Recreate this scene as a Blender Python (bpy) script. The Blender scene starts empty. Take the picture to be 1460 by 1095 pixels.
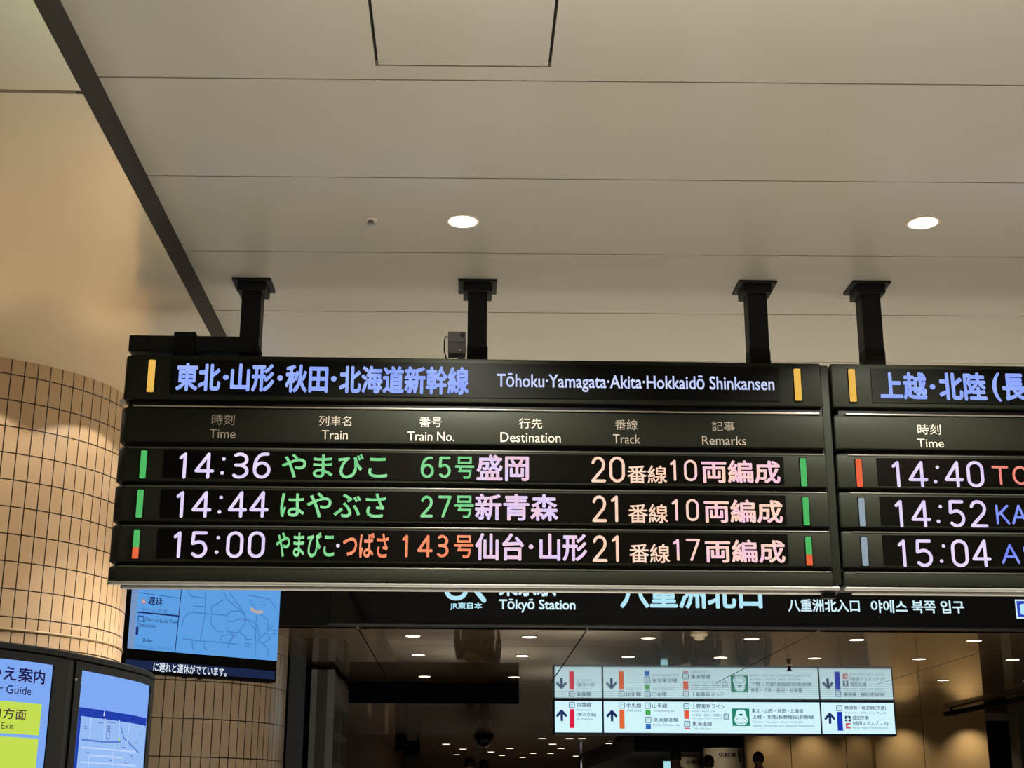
import bpy, bmesh, math, random
from mathutils import Vector, Matrix
random.seed(7)
S = bpy.context.scene
C = S.collection
PI = math.pi

# ------------------------------------------------------------------ camera
FPX, CX, CY, H = 2024.0, 730.0, 547.5, 1.4
cD = Vector((-70, -609.5, FPX)).normalized()          # world depth axis seen in camera space (right, up, forward)
cV = Vector((22, 6717.0, FPX)); cV = (cV - cD * cV.dot(cD)).normalized()
cX = Vector((cD.z*cV.y - cD.y*cV.z, cD.x*cV.z - cD.z*cV.x, cD.y*cV.x - cD.x*cV.y))
cam = bpy.data.cameras.new('camera')
cam.sensor_fit = 'HORIZONTAL'; cam.sensor_width = 36.0; cam.lens = FPX / 1460.0 * 36.0
cam.clip_start = 0.05; cam.clip_end = 200
camo = bpy.data.objects.new('camera', cam); C.objects.link(camo)
Rm = Matrix(((cX.x, cX.y, -cX.z), (cD.x, cD.y, -cD.z), (cV.x, cV.y, -cV.z))).to_4x4()
camo.matrix_world = Matrix.Translation((0, 0, H)) @ Rm
S.camera = camo

# ------------------------------------------------------------------ world, exposure
S.view_settings.view_transform = 'Standard'; S.view_settings.look = 'None'
S.view_settings.exposure = 0.0; S.view_settings.gamma = 1.0; S.view_settings.use_curve_mapping = False
W = bpy.data.worlds.new('world'); S.world = W; W.use_nodes = True
W.node_tree.nodes['Background'].inputs[0].default_value = (1.0, 0.97, 0.91, 1)
W.node_tree.nodes['Background'].inputs[1].default_value = 0.11
S.cycles.max_bounces = 8; S.cycles.diffuse_bounces = 4; S.cycles.glossy_bounces = 4
S.cycles.sample_clamp_indirect = 4.0
S.cycles.caustics_reflective = False; S.cycles.caustics_refractive = False
S.cycles.use_denoising = True

def ray(px, py):
    c = Vector((px - CX, CY - py, FPX))
    return Vector((c.dot(cX), c.dot(cD), c.dot(cV)))
def at_y(px, py, Y):
    r = ray(px, py); return r * (Y / r.y) + Vector((0, 0, H))
def at_z(px, py, z):
    r = ray(px, py); return r * ((z - H) / r.z) + Vector((0, 0, H))

WARM = (1.0, 0.945, 0.83)
ZC, ZS, ZL = 3.53, 3.40, 2.84        # main ceiling, side soffit, passage ceiling
def area(name, loc, power, size=0.11, col=WARM, spread=125):
    l = bpy.data.lights.new(name, 'AREA'); l.shape = 'DISK'; l.size = size; l.energy = power
    l.color = col; l.spread = math.radians(spread)
    o = bpy.data.objects.new(name, l); o.location = loc; C.objects.link(o); return o
def spot(name, loc, target, power, angle, blend=0.15, size=0.02, col=WARM):
    l = bpy.data.lights.new(name, 'SPOT'); l.energy = power; l.spot_size = math.radians(angle)
    l.spot_blend = blend; l.shadow_soft_size = size; l.color = col
    o = bpy.data.objects.new(name, l); o.location = loc; C.objects.link(o)
    d = Vector(target) - Vector(loc); o.rotation_euler = d.to_track_quat('-Z', 'Y').to_euler(); return o
# the hall's grid of ceiling downlights (two of them are in the photograph)
for i in range(-1, 4):
    for j in range(-4, 3):
        if i == -1 and j > -2: continue
        x = -0.028 + 1.733*i; y = 4.947 + 1.735*j - 0.033*i
        area('downlight_lamp', (x, y, ZC - 0.012), (51 if j < 1 else 205) * (1.0, 0.85, 0.3, 0.2)[max(i, 0)], 0.10)

# ------------------------------------------------------------------ materials
def lin(c):
    if isinstance(c, str): c = [int(c[i:i+2], 16) for i in (0, 2, 4)]
    o = []
    for v in c[:3]:
        v = v / 255.0
        o.append(v/12.92 if v <= 0.04045 else ((v + 0.055)/1.055)**2.4)
    return (o[0], o[1], o[2], 1.0)
_M = {}
def mat(name, col, rough=0.5, metal=0.0, spec=0.5, noise=0.0, nscale=8.0, bump=0.0):
    if name in _M: return _M[name]
    m = bpy.data.materials.new(name); m.use_nodes = True; nt = m.node_tree
    b = nt.nodes['Principled BSDF']
    b.inputs['Base Color'].default_value = lin(col); b.inputs['Roughness'].default_value = rough
    b.inputs['Metallic'].default_value = metal; b.inputs['Specular IOR Level'].default_value = spec
    if noise or bump:
        tc = nt.nodes.new('ShaderNodeTexCoord'); n = nt.nodes.new('ShaderNodeTexNoise')
        n.inputs['Scale'].default_value = nscale; n.inputs['Detail'].default_value = 4
        nt.links.new(tc.outputs['Object'], n.inputs['Vector'])
        if noise:
            mx = nt.nodes.new('ShaderNodeMix'); mx.data_type = 'RGBA'
            c = lin(col)
            mx.inputs['A'].default_value = [max(0, v*(1-noise)) for v in c[:3]] + [1]
            mx.inputs['B'].default_value = [min(1, v*(1+noise)) for v in c[:3]] + [1]
            nt.links.new(n.outputs['Fac'], mx.inputs['Factor']); nt.links.new(mx.outputs['Result'], b.inputs['Base Color'])
        if bump:
            bp = nt.nodes.new('ShaderNodeBump'); bp.inputs['Strength'].default_value = bump; bp.inputs['Distance'].default_value = 0.002
            nt.links.new(n.outputs['Fac'], bp.inputs['Height']); nt.links.new(bp.outputs['Normal'], b.inputs['Normal'])
    _M[name] = m; return m
def emat(name, col, strength=1.0):
    if name in _M: return _M[name]
    m = bpy.data.materials.new(name); m.use_nodes = True; nt = m.node_tree; nt.nodes.clear()
    e = nt.nodes.new('ShaderNodeEmission'); o = nt.nodes.new('ShaderNodeOutputMaterial')
    e.inputs[0].default_value = lin(col); e.inputs[1].default_value = strength
    nt.links.new(e.outputs[0], o.inputs[0]); _M[name] = m; return m
def ledmat(name, cols, strength=1.0):
    """LED lettering: emission that flickers between two tints, broken into 4 mm diodes."""
    if name in _M: return _M[name]
    m = bpy.data.materials.new(name); m.use_nodes = True; nt = m.node_tree; nt.nodes.clear()
    N = nt.nodes.new; L = nt.links.new
    e = N('ShaderNodeEmission'); o = N('ShaderNodeOutputMaterial'); L(e.outputs[0], o.inputs[0])
    tc = N('ShaderNodeTexCoord'); sp = N('ShaderNodeSeparateXYZ'); L(tc.outputs['Object'], sp.inputs[0])
    cs = []
    for ax in ('X', 'Z'):
        mu = N('ShaderNodeMath'); mu.operation = 'MULTIPLY'; mu.inputs[1].default_value = 2*PI/0.0046; L(sp.outputs[ax], mu.inputs[0])
        co = N('ShaderNodeMath'); co.operation = 'COSINE'; L(mu.outputs[0], co.inputs[0]); cs.append(co)
    pr = N('ShaderNodeMath'); pr.operation = 'MULTIPLY'; L(cs[0].outputs[0], pr.inputs[0]); L(cs[1].outputs[0], pr.inputs[1])
    st = N('ShaderNodeMath'); st.operation = 'MULTIPLY_ADD'; st.inputs[1].default_value = 0.22*strength; st.inputs[2].default_value = strength
    L(pr.outputs[0], st.inputs[0]); L(st.outputs[0], e.inputs[1])
    n = N('ShaderNodeTexNoise'); n.inputs['Scale'].default_value = 18; L(tc.outputs['Object'], n.inputs['Vector'])
    rp = N('ShaderNodeValToRGB'); rp.color_ramp.elements[0].position = 0.38; rp.color_ramp.elements[1].position = 0.62
    rp.color_ramp.elements[0].color = lin(cols[0]); rp.color_ramp.elements[1].color = lin(cols[-1])
    L(n.outputs['Fac'], rp.inputs['Fac']); L(rp.outputs['Color'], e.inputs[0])
    _M[name] = m; return m
def tilemat(name, col, col2, grout, tw, th, gap, rough=0.35):
    if name in _M: return _M[name]
    m = bpy.data.materials.new(name); m.use_nodes = True; nt = m.node_tree; b = nt.nodes['Principled BSDF']
    N = nt.nodes.new; L = nt.links.new
    uv = N('ShaderNodeUVMap'); uv.uv_map = 'tile'
    br = N('ShaderNodeTexBrick'); br.offset = 0.0; br.squash = 1.0
    br.inputs['Scale'].default_value = 1.0; br.inputs['Brick Width'].default_value = tw; br.inputs['Row Height'].default_value = th
    br.inputs['Mortar Size'].default_value = gap; br.inputs['Mortar Smooth'].default_value = 0.1; br.inputs['Bias'].default_value = 0.0
    br.inputs['Color1'].default_value = lin(col); br.inputs['Color2'].default_value = lin(col2); br.inputs['Mortar'].default_value = lin(grout)
    L(uv.outputs[0], br.inputs['Vector']); L(br.outputs['Color'], b.inputs['Base Color'])
    bp = N('ShaderNodeBump'); bp.inputs['Strength'].default_value = 0.6; bp.inputs['Distance'].default_value = 0.002; bp.invert = True
    L(br.outputs['Fac'], bp.inputs['Height']); L(bp.outputs['Normal'], b.inputs['Normal'])
    b.inputs['Roughness'].default_value = rough
    _M[name] = m; return m

M_ceil = mat('satin_beige_panel', 'aca79c', 0.24, 0, 0.7, 0.03, 1.2)
M_soff = mat('brushed_champagne_panel', 'f0e4c8', 0.22, 0.5, 0.6, 0.03, 1.5)
M_gap = mat('black_gap', '0c0b09', 0.8)
M_band = mat('dark_bronze', '1a130c', 0.5, 0.1, 0.3)
M_board = mat('charcoal_painted_steel', '252720', 0.5, 0, 0.06, 0.05, 40)
M_black = mat('black_paint', '0a0a09', 0.55, 0, 0.15)
M_post = mat('black_steel', '0e0f0e', 0.55, 0, 0.25, 0.1, 12)
M_dust = mat('dusty_black_tape', '14140f', 0.9, 0, 0.2, 0.4, 60, 1.0)
M_lip = mat('satin_grey_metal', '8e8d86', 0.35, 0.6)
M_dgrey = mat('dark_grey_metal', '55544c', 0.4, 0.5)
M_win = mat('smoked_led_window', '080604', 0.4, 0, 0.06)
M_edge = mat('row_edge_highlight', '4a4940', 0.4, 0.2, 0.4)
M_brail = mat('bottom_rail_metal', '9c9c98', 0.4, 0.2)
M_print = mat('printed_ivory', 'b4aa9c', 0.7, 0, 0.1)
M_steel = mat('steel', 'b8b2a6', 0.3, 0.9)
M_grey = mat('grey_plastic', '86878a', 0.5, 0, 0.4, 0.06, 20)
M_pas = mat('glossy_bronze_panel', '6a5433', 0.28, 0.0, 0.7, 0.05, 1.0)
_b = M_pas.node_tree.nodes['Principled BSDF']; _b.inputs['Coat Weight'].default_value = 1.0; _b.inputs['Coat Roughness'].default_value = 0.03; _b.inputs['Coat IOR'].default_value = 2.6
M_lou = mat('bronze_slats', '7a6038', 0.25, 0.0, 0.8)
_b = M_lou.node_tree.nodes['Principled BSDF']; _b.inputs['Coat Weight'].default_value = 1.0; _b.inputs['Coat Roughness'].default_value = 0.04; _b.inputs['Coat IOR'].default_value = 2.4
M_drop = mat('glossy_brown_panel', '6a5030', 0.3, 0, 0.8)
_b = M_drop.node_tree.nodes['Principled BSDF']; _b.inputs['Coat Weight'].default_value = 1.0; _b.inputs['Coat Roughness'].default_value = 0.05; _b.inputs['Coat IOR'].default_value = 2.2
M_floor = mat('pale_stone_floor', '94908a', 0.3, 0, 0.4, 0.1, 2.0)
M_pfloor = mat('passage_stone_floor', '6f675c', 0.3, 0, 0.4, 0.1, 2.0)
M_gold = mat('gold_wall_panel', 'b0946a', 0.45, 0.3)
M_brown = mat('brown_wall_panel', '4a3620', 0.4, 0.1)
M_dark = mat('matt_black', '040404', 0.8, 0, 0.05)

# ------------------------------------------------------------------ mesh building
class MB:
    def __init__(s): s.v = []; s.f = []
    def add(s, vs, fs):
        o = len(s.v); s.v += [tuple(v) for v in vs]; s.f += [tuple(i + o for i in f) for f in fs]; return s
    def box(s, x0, x1, y0, y1, z0, z1):
        vs = [(x, y, z) for z in (z0, z1) for y in (y0, y1) for x in (x0, x1)]
        return s.add(vs, [(0,2,3,1), (4,5,7,6), (0,1,5,4), (1,3,7,5), (3,2,6,7), (2,0,4,6)])
    def loft(s, rings, cap=True, closed=True):
        n = len(rings[0]); vs = [p for r in rings for p in r]; fs = []
        for k in range(len(rings)-1):
            for i in range(n if closed else n-1):
                j = (i+1) % n
                fs.append((k*n+i, k*n+j, (k+1)*n+j, (k+1)*n+i))
        if cap and closed:
            fs.append(tuple(range(n-1, -1, -1))); fs.append(tuple((len(rings)-1)*n + i for i in range(n)))
        return s.add(vs, fs)
    def prism(s, pts, z0, z1):
        return s.loft([[(p[0], p[1], z0) for p in pts], [(p[0], p[1], z1) for p in pts]])
    def lathe(s, c, prof, n=32, axis='z'):
        rings = []
        for r, h in prof:
            ring = []
            for i in range(n):
                a = 2*PI*i/n; q = (r*math.cos(a), r*math.sin(a), h)
                if axis == 'y': q = (q[0], q[2], q[1])
                if axis == 'x': q = (q[2], q[0], q[1])
                ring.append((c[0]+q[0], c[1]+q[1], c[2]+q[2]))
            rings.append(ring)
        return s.loft(rings)
    def tube(s, pts, r, n=8):
        pts = [Vector(p) for p in pts]; rings = []
        for i, p in enumerate(pts):
            d = (pts[min(i+1, len(pts)-1)] - pts[max(i-1, 0)]).normalized()
            a = d.cross(Vector((0, 0, 1)));
            if a.length < 1e-3: a = d.cross(Vector((1, 0, 0)))
            a.normalize(); b = d.cross(a)
            rr = r[i] if isinstance(r, (list, tuple)) else r
            rings.append([p + (a*math.cos(2*PI*k/n) + b*math.sin(2*PI*k/n))*rr for k in range(n)])
        return s.loft(rings)
    def slab(s, x0, x1, y0, y1, z0, z1, rl=0.0, rr=0.0, ch=0.005, cht=None, n=7):
        """box with rounded vertical edges (radius rl at the left end, rr at the right) and chamfered top and bottom"""
        cht = ch if cht is None else cht
        def ring(ins, z):
            p = []
            for (cx, cy, r, a0) in ((x0, y0, rl, PI), (x1, y0, rr, 1.5*PI), (x1, y1, rr, 0.0), (x0, y1, rl, 0.5*PI)):
                sx = 1 if cx == x0 else -1; sy = 1 if cy == y0 else -1
                r = max(r, 0.0015); ccx = cx + sx*r; ccy = cy + sy*r; q = max(r - ins, 0.0008)
                off = ins if r - ins < 0.0008 else 0
                k = n if r > 0.01 else 2
                for i in range(k):
                    a = a0 + 0.5*PI*i/(k-1)
                    p.append((ccx + q*math.cos(a) + (sx*(ins - r + q) if off else 0), ccy + q*math.sin(a) + (sy*(ins - r + q) if off else 0), z))
            return p
        return s.loft([ring(ch, z0), ring(ch*0.3, z0+ch*0.35), ring(0, z0+ch), ring(0, z1-cht), ring(cht*0.3, z1-cht*0.35), ring(cht, z1)])
    def build(s, name, m, parent=None, smooth=False):
        me = bpy.data.meshes.new(name)
        base = base_of(parent)
        me.from_pydata([(v[0]-base.x, v[1]-base.y, v[2]-base.z) for v in s.v], [], s.f)
        me.update()
        bm = bmesh.new(); bm.from_mesh(me); bmesh.ops.recalc_face_normals(bm, faces=bm.faces); bm.to_mesh(me); bm.free()
        if m: me.materials.append(m)
        if smooth:
            for p in me.polygons: p.use_smooth = True
            me.set_sharp_from_angle(angle=math.radians(40)) if hasattr(me, 'set_sharp_from_angle') else None
        o = bpy.data.objects.new(name, me); C.objects.link(o)
        if parent: o.parent = parent
        return o
def base_of(o):
    b = Vector((0, 0, 0))
    while o is not None: b += o.location; o = o.parent
    return b
def tag(o, label=None, cat=None, group=None, kind=None):
    if label: o['label'] = label
    if cat: o['category'] = cat
    if group: o['group'] = group
    if kind: o['kind'] = kind
    return o
def thing(name, loc, label, cat, group=None):
    o = bpy.data.objects.new(name, None); o.empty_display_size = 0.1; o.location = loc; C.objects.link(o)
    return tag(o, label, cat, group)
def struct(o): o['kind'] = 'structure'; return o
def copy_tree(o, parent=None):
    c = o.copy(); C.objects.link(c); c.parent = parent
    for ch in list(o.children): copy_tree(ch, c)
    return c

# ------------------------------------------------------------------ surfaces that carry writing
class Plane:
    """vertical plane through p with horizontal direction u; n looks at the viewer"""
    def __init__(s, p, u): s.p = Vector(p); s.u = Vector(u).normalized(); s.w = Vector((0, 0, 1)); s.n = s.u.cross(s.w).normalized()
    def uv(s, px, py):
        r = ray(px, py); t = (s.p - Vector((0, 0, H))).dot(s.n) / r.dot(s.n); q = r*t + Vector((0, 0, H)) - s.p
        return q.dot(s.u), q.dot(s.w)
    def pt(s, u, v, d=0.0): return s.p + s.u*u + s.w*v + s.n*d
    def rect(s, b):
        ym = (b[1]+b[3])/2; xm = (b[0]+b[2])/2
        return s.uv(b[0], ym)[0], s.uv(xm, b[3])[1], s.uv(b[2], ym)[0], s.uv(xm, b[1])[1]
class Curve:
    """vertical surface over a plan polyline; u is arc length"""
    def __init__(s, pts):
        s.P = [Vector((p[0], p[1], 0)) for p in pts]; s.L = [0.0]
        for a, b in zip(s.P, s.P[1:]): s.L.append(s.L[-1] + (b-a).length)
    def uv(s, px, py):
        r = ray(px, py); best = None
        for i, (a, b) in enumerate(zip(s.P, s.P[1:])):
            e = b - a; den = r.x*e.y - r.y*e.x
            if abs(den) < 1e-9: continue
            t = (a.x*e.y - a.y*e.x)/den; k = (a.x*r.y - a.y*r.x)/den
            if t > 0 and -1e-6 <= k <= 1+1e-6 and (best is None or t < best[0]): best = (t, s.L[i] + k*e.length)
        if best is None: return s.uv(px - 1, py)
        return best[1], H + r.z*best[0]
    def pt(s, u, v, d=0.0):
        i = 0
        while i < len(s.L)-2 and u > s.L[i+1]: i += 1
        a, b = s.P[i], s.P[i+1]; e = (b-a).normalized(); q = a + e*(u - s.L[i])
        def nrm(k):
            k = max(0, min(len(s.P)-2, k)); e2 = (s.P[k+1]-s.P[k]).normalized(); return Vector((e2.y, -e2.x, 0))
        f = (u - s.L[i])/max(1e-6, (b-a).length)
        n = nrm(i)
        n = (n*(1-abs(f-0.5)) + (nrm(i+1) if f > 0.5 else nrm(i-1))*abs(f-0.5)).normalized()
        return Vector((q.x, q.y, v)) + n*d
    rect = Plane.rect

_T = {}
def glyphs(body, off):
    k = (body, off)
    if k in _T: return _T[k]
    cu = bpy.data.curves.new('t', 'FONT'); cu.body = body; cu.resolution_u = 3; cu.fill_mode = 'BOTH'
    o = bpy.data.objects.new('t', cu); C.objects.link(o)
    dg = bpy.context.evaluated_depsgraph_get()
    me = bpy.data.meshes.new_from_object(o.evaluated_get(dg))
    vs = [tuple(v.co) for v in me.vertices]; fs = [tuple(p.vertices) for p in me.polygons]
    bpy.data.objects.remove(o); bpy.data.curves.remove(cu); bpy.data.meshes.remove(me)
    if off > 0.003:                       # heavier weight: the outline thickened by shifted copies
        n = len(vs); V0, F0 = list(vs), list(fs)
        for j in range(8):
            dx, dy = off*math.cos(j*PI/4), off*math.sin(j*PI/4)
            vs += [(v[0]+dx, v[1]+dy, (j+1)*4e-5) for v in V0]; fs += [tuple(i + n*(j+1) for i in f) for f in F0]
    _T[k] = (vs, fs); return _T[k]
def put(mb, sf, vs, fs, r, d):
    """map a flat drawing (its own bounding box) into the rectangle r=(u0,v0,u1,v1) of surface sf"""
    xs = [v[0] for v in vs]; ys = [v[1] for v in vs]; x0, x1, y0, y1 = min(xs), max(xs), min(ys), max(ys)
    mb.add([sf.pt(r[0] + (v[0]-x0)/(x1-x0)*(r[2]-r[0]), r[1] + (v[1]-y0)/(y1-y0)*(r[3]-r[1]), d + (v[2] if len(v) > 2 else 0)) for v in vs], fs)
def text(mb, sf, body, box, d=0.002, off=0.012):
    vs, fs = glyphs(body, off)
    if vs: put(mb, sf, vs, fs, sf.rect(box), d)
def quad(mb, sf, box, d=0.002, n=1):
    u0, v0, u1, v1 = sf.rect(box)
    quaduv(mb, sf, u0, v0, u1, v1, d, n)
def spans(sf, u0, u1, n):
    if hasattr(sf, 'L'): c = [u0] + [l for l in sf.L if u0 + 1e-4 < l < u1 - 1e-4] + [u1]
    else: c = [u0 + (u1-u0)*i/n for i in range(n+1)]
    return list(zip(c, c[1:]))
def quaduv(mb, sf, u0, v0, u1, v1, d=0.002, n=1):
    for a, b in spans(sf, u0, u1, n):
        mb.add([sf.pt(a, v0, d), sf.pt(b, v0, d), sf.pt(b, v1, d), sf.pt(a, v1, d)], [(0, 1, 2, 3)])
def ribbon(mb, sf, pts, w, d=0.002, caps=True):
    """stroke of width w (metres) through points in surface coordinates, with round joints"""
    for (a, b) in zip(pts, pts[1:]):
        dx, dy = b[0]-a[0], b[1]-a[1]; l = math.hypot(dx, dy)
        if l < 1e-7: continue
        nx, ny = -dy/l*w/2, dx/l*w/2
        mb.add([sf.pt(a[0]-nx, a[1]-ny, d), sf.pt(b[0]-nx, b[1]-ny, d), sf.pt(b[0]+nx, b[1]+ny, d), sf.pt(a[0]+nx, a[1]+ny, d)], [(0, 1, 2, 3)])
    if caps:
        for p in pts: disc(mb, sf, p, w/2, d, 10)
def disc(mb, sf, p, r, d=0.002, n=16, ry=None):
    ry = ry or r
    mb.add([sf.pt(p[0] + r*math.cos(2*PI*i/n), p[1] + ry*math.sin(2*PI*i/n), d) for i in range(n)], [tuple(range(n))])
def pxline(mb, sf, pts, w, d=0.002, caps=False): ribbon(mb, sf, [sf.uv(*p) for p in pts], w, d, caps)
def poly(mb, sf, pts, d=0.002): mb.add([sf.pt(*sf.uv(*p), d) for p in pts], [tuple(range(len(pts)))])
def arc(cx, cy, rx, ry, a0, a1, n=9):
    return [(cx + rx*math.cos(math.radians(a0 + (a1-a0)*i/(n-1))), cy + ry*math.sin(math.radians(a0 + (a1-a0)*i/(n-1)))) for i in range(n)]
# rounded single-stroke characters in a unit box, as the LED rows show them
LED = {
 '0': [arc(.5,.72,.42,.28,0,180,11) + arc(.5,.28,.42,.28,180,360,11) + [(.92,.72)]],
 '1': [[(.28,.84),(.58,1),(.58,0)]],
 '2': [arc(.5,.72,.40,.28,165,-20,11) + [(.82,.52),(.08,0),(.95,0)]],
 '3': [arc(.46,.76,.42,.24,130,-90,11), [(.22,.52),(.46,.52)], arc(.46,.26,.46,.26,90,-135,11)],
 '4': [[(.72,0),(.72,1),(.02,.27),(.98,.27)]],
 '5': [[(.86,1),(.16,1),(.12,.55)] + arc(.48,.31,.42,.31,120,-140,12)],
 '6': [[(.84,1),(.62,1)] + arc(.62,.45,.56,.55,95,180,7) + arc(.5,.31,.44,.31,180,540,18)],
 '7': [[(.05,1),(.95,1),(.36,0)]],
 'T': [[(.02,1),(.98,1)], [(.5,1),(.5,0)]],
 'O': [arc(.5,.5,.46,.5,0,360,22)],
 'K': [[(.1,0),(.1,1)], [(.92,1),(.1,.42)], [(.36,.6),(.95,0)]],
 'I': [[(.5,0),(.5,1)]],
 'A': [[(.0,0),(.5,1),(1,0)], [(.18,.34),(.82,.34)]],
 'G': [arc(.52,.5,.46,.5,40,330,16) + [(.95,.45),(.6,.45)]],
 'Y': [[(.0,1),(.5,.48),(1,1)], [(.5,.48),(.5,0)]],
 'S': [arc(.5,.75,.40,.25,30,270,11) + arc(.5,.25,.42,.25,90,-150,11)],
 'M': [[(.05,0),(.05,1),(.5,.35),(.95,1),(.95,0)]],
}
def stroke(mb, sf, ch, u0, v0, u1, v1, w, d=0.002):
    for st in LED[ch]:
        ribbon(mb, sf, [(u0 + w/2 + p[0]*(u1-u0-w), v0 + w/2 + p[1]*(v1-v0-w)) for p in st], w, d)

# ================================================================== the setting
SL = -0.0205            # the ceiling strips run very slightly off the board's direction
def sy(y, x): return y + SL*(x + 1.134)
XC1 = 9.0
def strip(mb, y0, y1, x0, x1, z0, z1, hole=None):
    def pr(a0, b0, a1, b1):
        pts = [(a0, sy(b0, a0)), (a1, sy(b0, a1)), (a1, sy(b1, a1)), (a0, sy(b1, a0))]
        mb.prism(pts, z0, z1)
    if not hole: pr(x0, y0, x1, y1); return
    hx0, hx1, hy0, hy1 = hole
    pr(x0, y0, hx0, y1); pr(hx1, y0, x1, y1); pr(hx0, y0, hx1, hy0); pr(hx0, hy1, hx1, y1)
mb = MB(); g = 0.0035
HX0, HX1, HY0, HY1 = -0.2885, 0.2345, 3.30, 3.811
for k in range(-14, 12):
    y0, y1 = 3.895 + 0.6985*k + g, 3.895 + 0.6985*(k+1) - g
    strip(mb, y0, y1, -1.134, XC1, ZC, ZC+0.02, (HX0, HX1, HY0, HY1) if k == -1 else None)
struct(mb.build('ceiling', M_ceil))
struct(MB().box(-4.6, XC1, -6.2, 11.9, ZC+0.021, ZC+0.06).build('ceiling_backing', M_gap))
hatch = thing('access_hatch', (0, 3.55, ZC), 'square beige access hatch with black outline in the ceiling strips', 'ceiling hatch')
pts = [(HX0+.009, sy(HY0+.009, HX0)), (HX1-.009, sy(HY0+.009, HX1)), (HX1-.009, sy(HY1-.0075, HX1)), (HX0+.009, sy(HY1-.0075, HX0))]
MB().prism(pts, ZC, ZC+0.02).build('hatch_panel', M_ceil, hatch)

# side soffit with its dark fascia
mb = MB()
for (y0, y1) in ((-6.0, 0.30), (0.306, 1.69), (1.690, 3.741), (3.760, 11.8)): mb.box(-4.6, -1.134, y0, y1, ZS, ZS+0.015)
struct(mb.build('ceiling_soffit', M_soff))
struct(MB().box(-4.6, -1.14, -6.0, 11.8, ZS+0.016, ZS+0.03).build('ceiling_soffit_backing', M_gap))
struct(MB().box(-1.152, -1.1335, -6.0, 11.8, ZS+0.0005, ZC+0.02).build('trim_soffit', M_band))

# floor: hall, gentle ramp, passage
struct(MB().add([(-5,-6.2,0),(XC1,-6.2,0),(XC1,11.5,0),(-5,11.5,0)], [(0,1,2,3)]).build('floor', M_floor))
mb = MB(); ZF = 0.56
mb.add([(-5,11.5,0),(12,11.5,0),(12,18,ZF),(-5,18,ZF)], [(0,1,2,3)]); mb.add([(-5,18,ZF),(12,18,ZF),(12,46,ZF),(-5,46,ZF)], [(0,1,2,3)])
struct(mb.build('floor_passage', M_pfloor))
# hall walls behind and beside the viewer's place
struct(MB().box(-4.75, -4.6, -6.2, 11.9, 0, ZC).build('wall_left', mat('warm_plaster', 'a08f78', 0.8)))

# passage: lintel wall over the opening, its glossy ceiling, its walls
YF = 11.62
struct(MB().box(-4.6, XC1, YF+0.06, YF+0.2, ZL, ZC).build('wall_lintel', mat('beige_lintel', 'a89c88', 0.5)))
struct(MB().box(-1.6, -1.09, YF-0.01, YF+0.06, ZL, 3.16).build('trim_lintel_black', M_black))
struct(MB().box(-4.6, XC1, YF+0.05, YF+0.06, ZL, ZL+0.05).build('trim_lintel_edge', M_black))
mb = MB(); gx = [-4.5, -0.88, 1.005, 2.92, 4.82, 6.72, 8.62, 12]; gy = [YF+0.06, 13.03, 16.75]
for a, b in zip(gx, gx[1:]):
    for c, d in zip(gy, gy[1:]): mb.box(a+.007, b-.007, c+.007, d-.007, ZL, ZL+0.02)
struct(mb.build('ceiling_passage', M_pas))
mb = MB(); y = 16.757
while y < 44.8:
    mb.box(-4.5, 12, y, y+0.29, ZL, ZL+0.02); y += 0.315
struct(mb.build('ceiling_slats', M_lou))
struct(MB().box(-4.5, 12, YF+0.2, 45, ZL+0.03, ZL+0.08).build('ceiling_passage_backing', M_gap))
struct(MB().box(-1.9, -1.75, 17.2, 45, 0, ZL).build('wall_passage_left', M_brown))
struct(MB().box(-4.6, -1.75, 17.1, 17.25, 0, ZL).build('wall_recess', M_brown))
struct(MB().box(-4.75, -4.6, 11.9, 17.25, 0, ZL).build('wall_recess_left', M_brown))
struct(MB().box(-1.9, 12, 45, 45.15, 0, ZL).build('wall_far', M_brown))
struct(MB().box(12, 12.15, YF, 45.15, 0, ZL).build('wall_passage_right', M_brown))
struct(MB().box(XC1, 12.15, YF-0.02, YF+0.2, 0, ZC).build('wall_right_of_opening', M_brown))

# gold wall panels at the right of the passage
mb = MB()
xa, xb = at_y(1248, 1070, 22.4).x, at_y(1408, 1060, 22.4).x
xj = at_y(1317, 1060, 22.4).x
mb.box(xa, xj-.006, 22.4, 22.6, ZF-.1, ZL); mb.box(xj+.006, xb, 22.4, 22.6, ZF-.1, ZL)
struct(mb.build('wall_gold', M_gold))
mb = MB(); x0 = at_y(1065, 1075, 24).x; x1 = at_y(1128, 1075, 24).x; x2 = at_y(1207, 1075, 24).x
mb.box(x0, x1-.006, 24, 24.2, ZF-.1, ZL); mb.box(x1+.006, x2-.006, 24, 24.2, ZF-.1, ZL); mb.box(x2+.006, xa+.9, 24, 24.2, ZF-.1, ZL)
struct(mb.build('wall_gold_rear', M_gold))
struct(MB().box(xb, xb+1.6, 22.9, 23.0, ZF-.1, ZL).build('door_1', M_dark))
struct(MB().box(xb, xb+0.9, 22.38, 22.5, ZL-0.06, ZL).build('trim_door', M_lip))
struct(MB().box(at_y(1451, 1060, 22.0).x, 12, 21.9, 22.3, ZF-.1, ZL).build('wall_door_jamb', mat('grey_wall', '4a4a46', 0.5)))

# black dropped box and lower soffits in the passage
bx1 = 0.637
struct(MB().box(-1.75, bx1, 16.9, 16.98, ZL-0.235, ZL).build('trim_dropped_box', M_dark))
struct(MB().box(-1.75, bx1, 16.98, 24, ZL-0.235, ZL-0.22).build('ceiling_dropped', M_drop))
struct(MB().box(bx1-.03, bx1, 16.98, 24, ZL-0.22, ZL).build('trim_dropped_side', M_dark))
struct(MB().box(at_y(905, 1060, 27).x, 7.6, 27, 40, 2.47, 2.80).build('ceiling_dark_soffit', mat('navy_black_panel', '080a12', 0.6, 0, 0.1)))

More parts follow.
